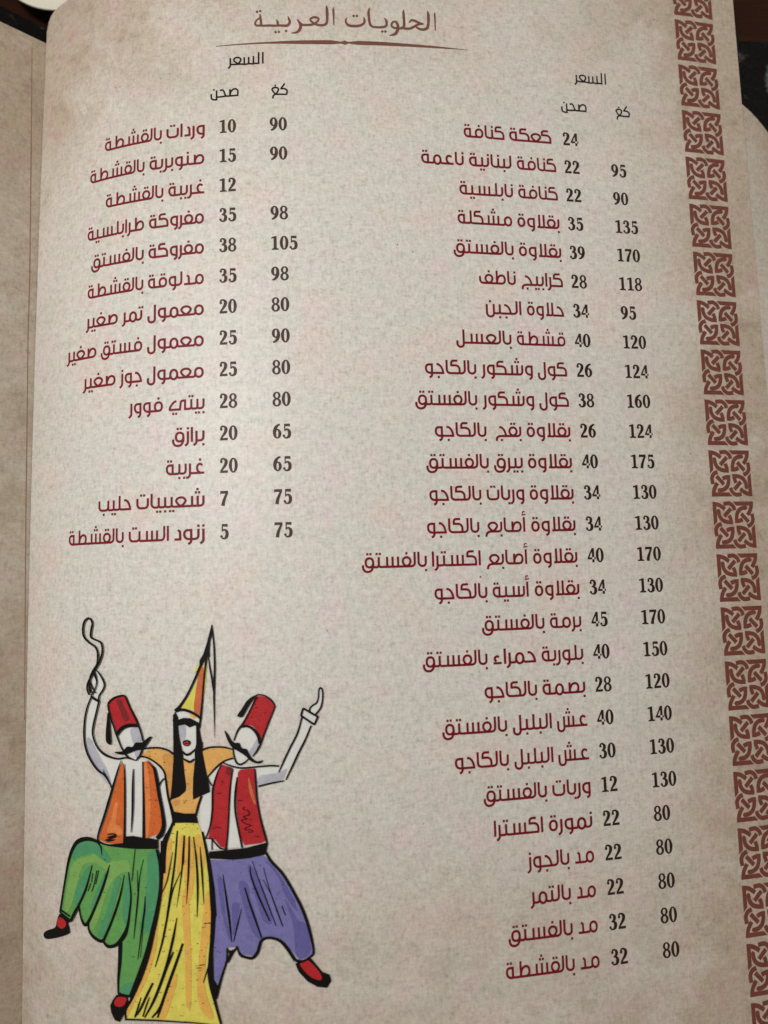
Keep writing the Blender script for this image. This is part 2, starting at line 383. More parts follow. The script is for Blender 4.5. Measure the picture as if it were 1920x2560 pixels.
tr = ray_plane(1845, 99, ZC); tr2 = ray_plane(1920, 104, ZC)
def board(name, x0, x1, y0, y1, z0, z1, r, mat, parent, slope=0.0, **props):
    pts = []
    for cx, cy, a0 in ((x1 - r, y1 - r, 0), (x0 + r, y1 - r, 90), (x0 + r, y0 + r, 180), (x1 - r, y0 + r, 270)):
        for k in range(7): a = math.radians(a0 + 15 * k); pts.append((cx + r * math.cos(a), cy + r * math.sin(a)))
    e = (z1 - z0) * 0.3; V = []; n = len(pts); cx, cy = (x0 + x1) / 2, (y0 + y1) / 2
    for z, ins in ((z0, e), (z0 + e, 0), (z1 - e, 0), (z1 - e * .3, e * .3), (z1, e)):
        for x, y in pts: V.append((x + (cx - x) * ins / abs(x1 - cx), y + (cy - y) * ins / abs(y1 - cy) + 0 , z))
    V = [(x, y + slope * (x - tr[0]), z) for x, y, z in V]
    F = [tuple(range(n))[::-1], tuple(range(4 * n, 5 * n))]
    for l_ in range(4):
        for k in range(n): a = l_ * n + k; b = l_ * n + (k + 1) % n; F.append((a, b, b + n, a + n))
    return mesh_obj(name, V, F, mat, parent, **props)
sl = float((tr2[1] - tr[1]) / (tr2[0] - tr[0]))
xw = lambda s, v: W(surf(s, v))[0]
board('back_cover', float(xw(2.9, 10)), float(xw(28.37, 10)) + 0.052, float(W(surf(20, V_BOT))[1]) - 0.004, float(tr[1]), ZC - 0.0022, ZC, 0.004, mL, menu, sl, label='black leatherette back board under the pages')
cvx = unproj2((45, 36), lambda s, v, h=0.0: left_sf(s, v, h - 0.36), -1.5, -5)
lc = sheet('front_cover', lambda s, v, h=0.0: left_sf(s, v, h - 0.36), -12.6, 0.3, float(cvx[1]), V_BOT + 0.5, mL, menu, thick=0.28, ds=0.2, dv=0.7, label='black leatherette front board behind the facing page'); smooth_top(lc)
sf0 = left_sf(0.25, 10, -0.45); 
# spine strip joining the boards
V, F = [], []
for j, y in enumerate(np.linspace(float(tr[1]) - 0.0008, float(W(surf(20, V_BOT))[1]) - 0.003, 30)):
    v = 14 - (y / U)
    v = -(y / U - 14)
    a = W(left_sf(0.2, v, -0.5)); b = np.array([float(xw(3.2, 10)) + 0.004, y, ZC - 0.0005])
    for t in np.linspace(0, 1, 6):
        p = a * (1 - t) + b * t; p[2] -= 0.0022 * math.sin(math.pi * t); V.append(tuple(p))
n0 = len(V); V += [(x, y, z - 0.0016) for x, y, z in V]
for j in range(29):
    for i in range(5):
        a = j * 6 + i; F.append((a, a + 6, a + 7, a + 1)); F.append((n0 + a, n0 + a + 1, n0 + a + 7, n0 + a + 6))
for j in range(29):
    for i in (0, 5): a = j * 6 + i; F.append((a, a + 6, a + 6 + n0, a + n0) if i else (a, a + n0, a + 6 + n0, a + 6))
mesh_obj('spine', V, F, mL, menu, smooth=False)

# wooden table
mT, N, L, B = newmat('varnished_brown_wood')
tc = N.new('ShaderNodeTexCoord')
g1 = noise(N, L, tc.outputs['Object'], 34, 6, 0.6, (0.16, 1, 1)); g2 = noise(N, L, tc.outputs['Object'], 240, 4, 0.6, (0.05, 1, 1))
kk = mathn(N, L, 'ADD', mathn(N, L, 'MULTIPLY', g1.outputs[0], 0.6), mathn(N, L, 'MULTIPLY', g2.outputs[0], 0.4))
L.new(ramp(N, L, kk, [(0.38, (0.008, 0.0022, 0.0004, 1)), (0.52, (0.020, 0.0052, 0.0010, 1)), (0.63, (0.040, 0.011, 0.002, 1))]), B.inputs['Base Color'])
B.inputs['Roughness'].default_value = 0.45; B.inputs['Specular IOR Level'].default_value = 0.06
bp = N.new('ShaderNodeBump'); bp.inputs['Strength'].default_value = 0.1; bp.inputs['Distance'].default_value = 0.0004; L.new(kk, bp.inputs['Height']); L.new(bp.outputs[0], B.inputs['Normal'])
tb = board('table_top', -0.75, 0.75, -0.5, 0.5, ZT - 0.028, ZT, 0.02, mT, None, label='dark varnished brown wooden table top under the menu', category='table')
tb['kind'] = 'structure'

# small porcelain dish beyond the page corner
mP, N, L, B = newmat('glazed_porcelain'); tc = N.new('ShaderNodeTexCoord')
L.new(ramp(N, L, noise(N, L, tc.outputs['Object'], 60, 3, 0.5).outputs[0], [(0.3, (0.50, 0.47, 0.36, 1)), (0.7, (0.62, 0.60, 0.50, 1))]), B.inputs['Base Color'])
B.inputs['Roughness'].default_value = 0.22; B.inputs['Coat Weight'].default_value = 0.4
dc = ray_plane(152, -116, ZT + 0.006); R_ = 0.0215
prof = [(0, 0.0012), (0.52, 0.0012), (0.56, 0), (0.62, 0), (0.64, 0.0012), (0.84, 0.0042), (0.97, 0.0062), (1.0, 0.0070), (0.985, 0.0076), (0.94, 0.0070), (0.80, 0.0052), (0.62, 0.0030), (0.3, 0.0025), (0, 0.0024)]
V, F, n = [], [], 64
for r, z in prof:
    for k in range(n): a = 2 * math.pi * k / n; V.append((dc[0] + R_ * r * math.cos(a), dc[1] + R_ * r * math.sin(a), ZT + 0.0002 + z))
for i in range(len(prof) - 1):
    for k in range(n): a = i * n + k; b = i * n + (k + 1) % n; F.append((a, b, b + n, a + n))
mesh_obj('sauce_dish', V, F, mP, None, smooth=True, label='small off-white porcelain dish on the table past the top left page corner', category='dish')


# ------------------------------------------------------------------ the Arabic face used for the dishes (built stroke by stroke)
T = 22.0                        # stroke weight in font units
def dotsq(x, y, s=22): return [(x - s / 2, y - s / 2), (x + s / 2, y - s / 2), (x + s / 2, y + s / 2), (x - s / 2, y + s / 2)]
def dots(n, x, y, up=True):
    if n == 1: return [dotsq(x, y)]
    if n == 2: return [dotsq(x - 15.5, y), dotsq(x + 15.5, y)]
    return [dotsq(x - 15.5, y), dotsq(x + 15.5, y), dotsq(x, y + 31)]
def st(pts, w_=T): return ribbon(fillet(pts), w_)
def sm(pts, w_=T, closed=False): return ribbon(catmull(pts, 6, closed), w_, closed)
UPD = {'ت': 2, 'ن': 1, 'ث': 3}; DND = {'ب': 1, 'ي': 2}
AB = 124; BE = -41
def glyph(ch, r, l):
    S = []; pr = 32; pl = 32
    def base(a, b): S.extend(st([(a, 0), (b, 0)]))
    if ch in 'بتيني' and (l or ch not in 'بتني') or (ch in 'بتين' and l):
        pr = 32 if r else 19; pl = 32
        if r: S += st([(0, 95), (0, 0, 20), (pr, 0)])
        S += st([(0, 95), (0, 0, 20 if r else 34), (-pl, 0)])
        if ch in UPD: S += dots(UPD[ch], -4 if UPD[ch] > 1 else 0, AB)
        if ch in DND: S += dots(DND[ch], 0, BE)
    elif ch in 'بت':
        pr = 32 if r else 19; pl = 129
        if r: S += st([(0, 95), (0, 0, 14), (pr, 0)])
        S += st([(0, 95), (0, 0, 34), (-108, 0, 36), (-108, 95)])
        S += dots(2, -54, AB) if ch == 'ت' else dots(1, -54, BE)
    elif ch == 'ن':
        pr = 32 if r else 19; pl = 94
        if r: base(pr, 0)
        S += st([(0, 95), (0, -36, 38), (-74, -36, 38), (-74, 92)]); S += dots(1, -37, AB)
    elif ch == 'ي':              # final, folded back
        pr = 34; pl = 190; base(pr, -4)
        S += st([(0, -10), (0, 85), (-44, 85, 22), (-54, 0), (-172, 0)])
        S += sm([(-168, 2), (-152, 38), (-122, 72), (-92, 86)]); S += dots(2, -110, BE)
    elif ch in 'اأ':
        pl = 19
        if r: pr = 40; S += st([(0, 135), (0, 0, 36), (pr, 0)])
        else: pr = 19; S += st([(0, 135), (0, -10)])
        if ch == 'أ':
            S += sm([(14, 186), (0, 192), (-13, 182), (-8, 168)], 11); S += st([(22, 162), (-24, 156)], 12)
    elif ch == 'ل':
        if l:
            pr = 36 if r else 19; pl = 36
            if r: S += st([(0, 135), (0, 0, 20), (pr, 0)])
            S += st([(0, 135), (0, 0, 22 if r else 36), (-pl, 0)])
        else:
            pr = 34 if r else 19; pl = 85
            if r: base(pr, 0)
            S += st([(0, 135), (0, -44, 40), (-66, -44, 40), (-66, 22)])
    elif ch == 'ﻻ':
        pr = 36; pl = 88; S += st([(0, 135), (0, 0, 20), (pr, 0)]); S += st([(0, 135), (0, 0, 12), (-72, 0)]); S += st([(-48, 135), (-48, 0)])
    elif ch in 'سش':
        pr = 40 if r else 19
        if l:
            pl = 50
            if r: base(pr, 0)
            S += st([(0, 95), (0, 0, 0.1 if r else 30), (-pl, 0)] if not r else [(0, 95), (0, 0)]); base(0 if r else -30, -108 - pl)
            S += st([(-54, 95), (-54, 0)]); S += st([(-108, 95), (-108, 0)]); pl += 108
        else:
            pl = 184; base(pr, -100); S += st([(0, 95), (0, 0)]); S += st([(-50, 95), (-50, 0)])
            S += st([(-100, 95), (-100, -44, 38), (-166, -44, 38), (-166, 54)])
        if ch == 'ش': S += dots(3, -56, 128)
    elif ch in 'صط':
        pr = 26 if r else 19; pl = 130
        S += sm([(-88, 4), (-82, 42), (-62, 76), (-34, 86), (-9, 74), (0, 45), (-8, 13), (-30, 0)]); base(pr if r else -26, -pl)
        S += st([(-88, 135 if ch == 'ط' else 95), (-88, 0)])
    elif ch in 'عغ':
        if not r and l:
            pr = 27; pl = 92; S += sm([(0, 74), (-24, 86), (-46, 76), (-54, 46), (-42, 14), (-18, 0)]); base(18, -pl)
            if ch == 'غ': S += dots(1, -24, 128)
        else:
            pr = 58; pl = 58
            S += sm([(0, 2), (-28, 24), (-46, 54), (-28, 79), (0, 86), (28, 79), (46, 54), (28, 24), (0, 2)]) 
            if l: base(pr, -pl)
            else:
                base(pr, 0); S += sm([(2, 0), (-34, -2), (-62, -16), (-74, -50)]); pl = 93
            if ch == 'غ': S += dots(1, 0, AB + 4)
    elif ch in 'فق':
        nd = 1 if ch == 'ف' else 2
        if ch == 'ق' and not l:
            pr = 60 if r else 55; pl = 82
            if r: base(pr, 14)
            S += ribbon(ellipse_line(0, 42.5, 36, 42.5, 28, 0.86), T, True)
            S += sm([(36, 46), (35, 8), (18, -30), (-14, -43), (-45, -36), (-62, -10), (-64, 22)]); S += dots(2, -4, AB)
        elif not r:
            pr = 55; pl = 62; S += ribbon(ellipse_line(0, 42.5, 37, 42.5, 28, 0.86), T, True); base(0, -pl); S += dots(nd, 0, AB)
        else:
            pr = 45; pl = 45; S += sm([(0, 2), (-26, 18), (-38, 48), (-26, 77), (0, 86), (26, 77), (38, 48), (26, 18), (0, 2)]); base(pr, -pl)
            S += dots(nd, 0, AB)
            if not l: S += st([(-30, 0), (-98, 0, 34), (-98, 72)]); pl = 117
    elif ch == 'م':
        if not r:
            pr = 55; pl = 68; S += ribbon(ellipse_line(0, 41, 36, 44, 28, 0.92), T, True); S += st([(-34, 40), (-36, 0, 22), (-pl, 0)])
        else:
            pr = 60; pl = 60; S += ribbon(ellipse_line(0, 36, 34, 47, 28, 0.95), T, True); S += st([(-33, 40), (-36, 0, 18), (-pl, 0)]); S += st([(33, 40), (36, 0, 18), (pr, 0)])
    elif ch == 'و':
        pr = 32 if r else 19; pl = 83
        if r: base(pr, 0)
        S += st([(0, 0), (-62, 0, 44), (-62, 85, 44), (0, 85), (0, -20)]); S += sm([(0, -10), (-3, -26), (-12, -38), (-28, -46)])
    elif ch == 'ة':
        if r:
            pr = 38; pl = 81; base(pr, 0); S += st([(0, 0), (-60, 0, 44), (-60, 85, 44), (0, 85), (0, -4)]); S += dots(2, -32, AB)
        else:
            pr = 19; pl = 83; S += ribbon(ellipse_line(-32, 42.5, 32, 42.5, 28, 0.9), T, True); S += dots(2, -32, AB)
    elif ch in 'رز':
        pl = 25; pr = 34 if r else 19
        if r: S += st([(0, 40), (0, 0, 16), (pr, 0)])
        S += sm([(0, 95), (0, 60), (0, 20), (0, -10), (-8, -30), (-28, -46)])
        if ch == 'ز': S += dots(1, 0, AB)
    elif ch == 'د':
        pr = 46 if r else 16; pl = 64; S += st([(-22, 90), (-2, 76, 16), (0, 0)]); base(pr if r else 10, -52)
    elif ch in 'حج':
        S += sm([(-68, 88), (-46, 86), (-20, 62), (-5, 26), (1, -8)]); pr = 30 if r else 19
        if l:
            pl = 84; base(pr if r else 10, -pl)
        else:
            pl = 117; base(pr, -60); S += sm([(-55, 0), (-80, -6), (-96, -22), (-99, -50)])
        if ch == 'ج': S += dots(1, -48 if l else -46, BE)
    elif ch == 'ك':
        pr = 19; pl = 94
        if r: base(pr, 0)
        S += st([(-20, 127), (-86, 127, 36), (-86, 80), (0, 80, 48), (0, 0)]); base(10, -pl)
    elif ch == 'ء':
        pr = 24; pl = 80; S += sm([(-12, 56), (-30, 64), (-48, 54), (-50, 32), (-38, 16)]); base(10, -66)
    return S, pr, pl
NOJOIN = set('اأدرزوةءﻻ')
def word(t):
    t = t.replace('لا', 'ﻻ'); polys = []; x = 0; first = True
    for i, ch in enumerate(t):
        r = i > 0 and t[i - 1] not in NOJOIN; l = i < len(t) - 1 and ch not in NOJOIN
        if ch == 'ء': r = False
        if l and t[i + 1] == 'ء': l = False
        S, pr, pl = glyph(ch, r, l)
        x -= pr if not first else 0; first = False
        polys += [[(q[0] + x, q[1]) for q in p] for p in S]; x -= pl
    xs = [q[0] for p in polys for q in p]; return polys, min(xs), max(xs)
KF = 0.317 / 100
def put_word(t, xr, xl, vrow):  # xr, xl: photo columns of the word's right and left end
    polys, a, b = word(t); vm = vrow - 0.14
    sr, sl = s_at(xr, vm), s_at(xl, vm)
    sc = (sr - sl) / (b - a)
    return [[(sr + (q[0] - b) * sc, vrow - (q[1] + T / 2) * KF) for q in p] for p in polys]
# ------------------------------------------------------------------ numerals (bold condensed serif)
def rb(pts, ws): 
    q = catmull([(*p, w_ + 2.6) for p, w_ in zip(pts, ws)], 6); return ribbon([(a[0], a[1]) for a in q], [a[2] for a in q])
def ring(cx, cy, rx, ry, side, top, n=28):
    rx += 1.0; side += 2.6; top += 2.2
    out = [np.array([cx + rx * math.cos(a), cy + ry * math.sin(a)]) for a in np.linspace(0, 2 * math.pi, n + 1)[:-1]]
    inn = [np.array([cx + (rx - side) * math.cos(a), cy + (ry - top) * math.sin(a)]) for a in np.linspace(0, 2 * math.pi, n + 1)[:-1]]
    return [[out[i], out[(i + 1) % n], inn[(i + 1) % n], inn[i]] for i in range(n)]
def nine():
    return ring(28, 67, 25.5, 33.5, 16.5, 7) + rb([(45, 72), (45, 50), (38, 26), (25, 10), (10, 3)], [16, 19, 18, 12, 9])
DIG = {
 '0': ring(29, 50, 27.5, 51, 17, 7),
 '1': [[(21, 4), (40, 4), (40, 100), (33, 100), (21, 92)], [(6, 82), (24, 86), (34, 100), (27, 99), (6, 92)], [(7, 0), (54, 0), (54, 7), (40, 13), (21, 13), (7, 7)]],
 '2': [disc((12, 76), 8.5, 9)] + rb([(10, 80), (15, 94), (28, 96), (41, 86), (43, 70), (36, 50), (21, 28), (9, 12)], [9, 9, 9, 16, 18.5, 16, 11, 8]) + [[(4, 0), (54, 0), (55, 17), (10, 15), (4, 8)]],
 '3': [disc((13, 80), 8, 8)] + rb([(11, 84), (17, 95), (29, 96), (40, 86), (41, 70), (33, 57), (20, 52)], [8, 8, 9, 15, 17, 12, 6]) + rb([(20, 53), (36, 50), (46, 36), (43, 14), (29, 3), (13, 7)], [6, 11, 18, 18, 9, 8]) + [disc((11, 16), 8, 9)],
 '4': [[(34, 36), (50, 36), (50, 100), (40, 100), (34, 90)], [(34, 0), (50, 0), (50, 21), (34, 21)], [(2, 21), (34, 21), (34, 35), (2, 35)], [(50, 21), (59, 21), (59, 35), (50, 35)]] + rb([(40, 99), (26, 70), (7, 31)], [8, 8, 8]),
 '5': [[(13, 100), (50, 100), (51, 81), (13, 84)], [(13, 90), (20, 90), (20, 50), (13, 50)]] + rb([(15, 54), (29, 62), (43, 52), (47, 32), (42, 12), (28, 3), (13, 7)], [7, 9, 16, 18, 16, 9, 8]) + [disc((11, 17), 8, 9)],
 '6': [[(57 - q[0], 100 - q[1]) for q in p] for p in nine()],
 '7': [[(5, 100), (54, 100), (55, 90), (50, 82), (8, 82), (4, 74)]] + rb([(50, 90), (38, 62), (27, 32), (21, 0)], [11, 13, 17, 20]),
 '8': ring(29, 75, 23.5, 26, 12.5, 7) + ring(29, 27, 27, 29, 14, 8),
 '9': nine()}
DW = 60.5; HN = 0.45
def put_num(t, s_left, vrow, sw=None):
    sw = sw or 0.287; k = sw / DW; out = []
    for i, d in enumerate(t): out += [[(s_left + (q[0] + i * DW - 5) * k, vrow - q[1] * HN / 100) for q in p] for p in DIG[d]]
    return out
L0 = 150; R0 = 1000; K = 2.592
LEFT = [('وردات 938 690|بالقشطة 660 292', 10, 90), ('صنوبرية 935 580|بالقشطة 548 197', 15, 90), ('غريبة 935 702|بالقشطة 670 297', 12, None),
 ('مفروكة 933 577|طرابلسية 545 180', 35, 98), ('مفروكة 933 573|بالفستق 543 203', 38, 105), ('مدلوقة 932 570|بالقشطة 540 180', 35, 98),
 ('معمول 932 567|تمر 540 400|صغير 375 167', 20, 80), ('معمول 932 565|فستق 533 265|صغير 236 45', 25, 90), ('معمول 932 563|جوز 532 385|صغير 360 148', 25, 80),
 ('بيتي 937 703|فوور 667 443', 28, 80), ('برازق 937 726', 20, 65), ('غريبة 935 686', 20, 65), ('شعيبيات 937 495|حليب 462 250', 7, 75), ('زنود 938 742|الست 706 446|بالقشطة 413 58', 5, 75)]
RIGHT = [(1000, 'كعكة 980 707|كنافة 676 412', 24, None), (1000, 'كنافة 1011 757|لبنانية 722 447|ناعمة 413 137', 22, 95), (1000, 'كنافة 1022 766|نابلسية 732 385', 22, 90),
 (1000, 'بقلاوة 1033 760|مشكلة 727 373', 35, 135), (1000, 'بقلاوة 1045 770|بالفستق 736 346', 39, 170), (1000, 'كرابيج 1055 786|ناطف 750 512', 28, 118),
 (1000, 'حلاوة 1063 822|الجبن 786 556', 34, 95), (1000, 'قشطة 1072 757|بالعسل 722 364', 40, 120), (1000, 'كول 1082 892|وشكور 860 523|بالكاجو 494 161', 26, 124),
 (1000, 'كول 1094 902|وشكور 869 532|بالفستق 500 98', 38, 160), (1000, 'بقلاوة 1104 820|بقج 786 618|بالكاجو 560 225', 26, 124), (1000, 'بقلاوة 1114 829|بيرق 796 608|بالفستق 575 170', 40, 175),
 (1000, 'بقلاوة 1125 840|وربات 805 562|بالكاجو 527 190', 34, 130), (1000, 'بقلاوة 1137 850|أصابع 818 550|بالكاجو 514 175', 34, 130),
 (860, 'بقلاوة 1512 1225|أصابع 1193 922|اكسترا 886 570|بالفستق 537 115', 40, 170), (860, 'بقلاوة 1525 1236|أسية 1203 963|بالكاجو 929 586', 34, 130), (860, 'برمة 1537 1334|بالفستق 1299 893', 45, 170),
 (860, 'بلورية 1550 1280|حمراء 1245 967|بالفستق 930 510', 40, 150), (860, 'بصمة 1563 1286|بالكاجو 1251 911', 28, 120), (860, 'عش 1575 1380|البلبل 1346 1093|بالفستق 1057 636', 40, 140),
 (1060, 'عش 1068 870|البلبل 838 585|بالكاجو 550 200', 30, 130), (1100, 'وربات 975 728|بالفستق 693 282', 12, 130), (1100, 'نمورة 987 705|اكسترا 668 350', 22, 80),
 (1100, 'مد 998 875|بالجوز 838 563', 22, 80), (1100, 'مد 1010 887|بالتمر 848 583', 22, 80), (1100, 'مد 1022 897|بالفستق 860 443', 32, 80), (1100, 'مد 1034 910|بالقشطة 873 427', 32, 80)]
def dish(org, spec, row, ink):
    polys = []
    for wd in spec.split('|'):
        t, a, b = wd.split(); polys += put_word(t, org + int(a) / K, org + int(b) / K, row)
    printed('dish_name', [(ink, polys)], page)
for i, (sp, a, b) in enumerate(LEFT):
    dish(150, sp, i + 1.0, 'maroon')
    printed('price', [('price_taupe', put_num(str(a), 10.008, i + 1.0))], page)
    if b: printed('price', [('price_taupe', put_num(str(b), 11.639, i + 1.0))], page)
for i, (org, sp, a, b) in enumerate(RIGHT):
    dish(org, sp, i + 1.006, 'crimson')
    printed('price', [('price_brown', put_num(str(a), 21.395, i + 1.006))], page)
    if b: printed('price', [('price_brown', put_num(str(b), 23.086, i + 1.006))], page)

# ------------------------------------------------------------------ knotwork border
def knot(s0, v0, w_, h_):
    q = []; t = 0.088
    q += ribbon(catmull([(0.185, 0.472), (0.098, 0.505), (0.038, 0.595), (0.050, 0.735)], 6), t)
    q += ribbon([(0.150, 0.562), (0.316, 0.738)], t)
    q += ribbon(catmull([(0.160, 0.708), (0.105, 0.785), (0.066, 0.86), (0.045, 0.955)], 5), t)
    q += [[(0.0, 1.0), (0.505, 1.0), (0.425, 0.912), (0.085, 0.912), (0.012, 0.89)]]
    q += ribbon(catmull([(0.195, 0.866), (0.30, 0.852), (0.392, 0.785), (0.436, 0.67), (0.442, 0.545)], 6), t) + [disc((0.197, 0.866), t / 2)]
    q += ribbon(catmull([(0.484, 0.587), (0.43, 0.580), (0.36, 0.590), (0.292, 0.618)], 4), t)
    out = []
    for k in range(4):
        for p in q:
            r = []
            for x, y in p:
                a, b = x - 0.5, y - 0.5
                for _ in range(k): a, b = -b, a
                r.append((s0 + (a + 0.5) * w_, v0 + (b + 0.5) * h_))
            out.append(r)
    return out
for k in range(-2, 21):
    v0 = -4.124 + 1.725 * k
    if v0 < -6.1 or v0 + 1.552 > V_BOT - 0.2: continue
    printed('knot_tile', [('knot_brown', knot(25.897, v0, 1.536, 1.552))], page)

# ------------------------------------------------------------------ traced print: helper turning photo crops into sheet coordinates
def crop(ox, oy, sc): return lambda pts: [tuple(q) for q in unproj([(ox + p[0] / sc, oy + p[1] / sc) for p in pts])]
CA = crop(180, 1520, 4.8794); CB = crop(500, 1520, 4.8794); CC = crop(220, 1880, 4.8794); CD = crop(500, 1880, 4.8794)
CE = crop(100, 2080, 4.3658); CF = crop(460, 2080, 4.3658)
CT_ = crop(620, 0, 3.318); CH = crop(500, 110, 6.381); CV = crop(500, 0, 2.37)
def line(c, pts, w_=None, smooth=True, n=5):
    """pts: (x, y, w) in crop pixels; w is the full ink width in crop pixels"""
    P = [(p[0], p[1], (p[2] if len(p) > 2 else w_)) for p in pts]
    P = catmull(P, n) if smooth and len(P) > 2 else [np.array(p, float) for p in P]
    ctr = c([(p[0], p[1]) for p in P]); off = c([(p[0] + 10, p[1]) for p in P])
    k = [math.hypot(a[0] - b[0], a[1] - b[1]) / 10 for a, b in zip(ctr, off)]
    return ribbon(ctr, [max(0.5, p[2]) * kk for p, kk in zip(P, k)])
def fill(c, pts, smooth=True):
    P = catmull(pts, 4, True) if smooth else pts
    return [c([(p[0], p[1]) for p in P])]
def diamond(c, x, y, r): return fill(c, [(x - r, y), (x, y - r), (x + r, y), (x, y + r)], False)
# title
P = []
def tl(*pts): P.extend(line(CT_, [(a, b, c * 1.42) for a, b, c in pts]))
P += fill(CT_, [(1540, 118), (1552, 98), (1557, 150), (1558, 258), (1548, 250), (1545, 180)], False)
tl((1488, 90, 4), (1495, 125, 16), (1496, 190, 15), (1486, 232, 16), (1455, 246, 16), (1420, 240, 15), (1392, 224, 10))
P += fill(CT_, [(1484, 104), (1489, 88), (1507, 122), (1494, 124)], False)
tl((1336, 192, 5), (1352, 170, 13), (1380, 172, 15), (1420, 191, 14), (1456, 200, 7)); tl((1456, 200, 6), (1410, 205, 12), (1376, 222, 14), (1340, 238, 14), (1288, 236, 14))
tl((1290, 80, 4), (1289, 110, 14), (1295, 190, 15), (1289, 224, 15), (1262, 236, 14), (1225, 233, 13), (1198, 224, 13), (1189, 205, 12), (1205, 182, 12), (1228, 184, 14), (1243, 212, 16), (1240, 250, 17), (1220, 282, 17), (1172, 296, 4))
tl((1128, 150, 4), (1146, 170, 14), (1150, 200, 14), (1138, 220, 14), (1100, 227, 14), (1060, 226, 13), (1030, 221, 14), (1012, 200, 15), (1003, 150, 14), (1000, 100, 14), (1008, 64, 4))
tl((960, 142, 4), (966, 165, 12), (962, 192, 14), (930, 212, 15), (880, 217, 17), (835, 211, 16), (814, 190, 13), (811, 165, 9), (822, 148, 4))
for x, y in ((1113, 262), (1139, 262), (876, 133), (903, 133), (316, 258), (229, 267), (256, 265), (75, 99), (101, 92)): P += diamond(CT_, x, y, 13)
P += fill(CT_, [(698, 80), (712, 56), (718, 110), (716, 215), (708, 208), (704, 150)], False)
tl((650, 46, 4), (655, 80, 16), (656, 170, 15), (645, 200, 15), (615, 210, 15), (572, 206, 14), (540, 190, 14), (516, 166, 11), (530, 149, 13), (560, 143, 14), (586, 158, 12), (568, 186, 12), (535, 204, 14), (490, 208, 14), (452, 206, 14), (432, 190, 13))
P += fill(CT_, [(642, 64), (651, 46), (667, 82), (655, 86)], False)
tl((406, 160, 4), (426, 186, 15), (437, 215, 17), (428, 245, 17), (405, 268, 14), (358, 276, 4))
tl((330, 134, 4), (340, 160, 14), (346, 188, 15), (325, 212, 16), (290, 213, 15), (262, 212, 14), (225, 214, 14), (180, 212, 14), (130, 214, 14), (106, 212, 14), (74, 213, 12), (58, 198, 11), (72, 168, 10), (98, 150, 10))
tl((236, 162, 4), (246, 186, 14), (246, 210, 12)); tl((99, 116, 6), (104, 150, 13), (110, 210, 14))
printed('heading', [('title_brown', P)], page, label='brown calligraphic heading above a tapering rule')
printed('ornament_rule', [('title_brown', fill(CV, [(95, 274), (400, 249), (600, 240), (780, 239), (835, 248), (857, 241), (880, 249), (935, 243), (1100, 250), (1400, 275), (1610, 299), (1400, 286), (1100, 271), (935, 266), (880, 258), (860, 266), (835, 258), (780, 263), (600, 261), (400, 259), (95, 277)], False))], page)
# column headings
def hd(*strokes):
    o = []
    for s_ in strokes: o += line(CH, s_, 26)
    return o
PR = hd([(1002, 130), (1002, 312)], [(935, 133), (935, 320)], [(852, 192), (852, 305)], [(776, 208), (776, 312)], [(706, 212), (706, 322)],
        [(940, 309), (900, 310), (868, 312), (835, 318), (800, 314), (760, 318), (720, 326), (650, 322), (590, 326), (490, 330)],
        [(612, 320), (565, 290), (540, 258), (556, 228), (600, 216), (640, 228), (650, 256), (632, 292), (605, 322)],
        [(484, 228), (484, 290), (482, 345), (470, 375), (445, 390)])
PL = hd([(478, 722), (478, 825)], [(480, 816), (492, 764), (530, 724), (575, 718), (604, 750), (600, 825)], [(610, 820), (520, 826), (425, 834)],
        [(320, 745), (355, 734), (383, 758), (402, 812), (430, 836)], [(425, 830), (350, 842), (262, 850)], [(265, 742), (265, 896)], [(275, 888), (225, 892), (190, 880), (180, 850), (180, 803)]) + fill(CH, [(210, 721), (234, 721), (234, 745), (210, 745)], False)
PK = hd([(1352, 630), (1288, 716)], [(1282, 714), (1345, 714), (1385, 735), (1388, 765), (1378, 812)], [(1388, 804), (1300, 803), (1210, 804)],
        [(1200, 800), (1168, 760), (1150, 725), (1170, 702), (1205, 694), (1242, 706), (1250, 732), (1228, 778), (1195, 805), (1168, 830), (1163, 870)]) + fill(CH, [(1188, 650), (1212, 650), (1212, 675), (1188, 675)], False)
def shift(polys, ds, dv): return [[(q[0] + ds, q[1] + dv) for q in p] for p in polys]
CG = crop(1380, 160, 6.381)
for nm, pp, a, b in (('price_heading', PR, (1002, 312), (852, 328)), ('plate_heading', PL, (605, 822), (543, 760)), ('kilo_heading', PK, (1380, 805), (1225, 845))):
    printed(nm, [('header_black', pp)], page)
    q0 = CH([a])[0]; q1 = CG([b])[0]
    printed(nm, [('header_black', shift(pp, q1[0] - q0[0], q1[1] - q0[1]))], page)

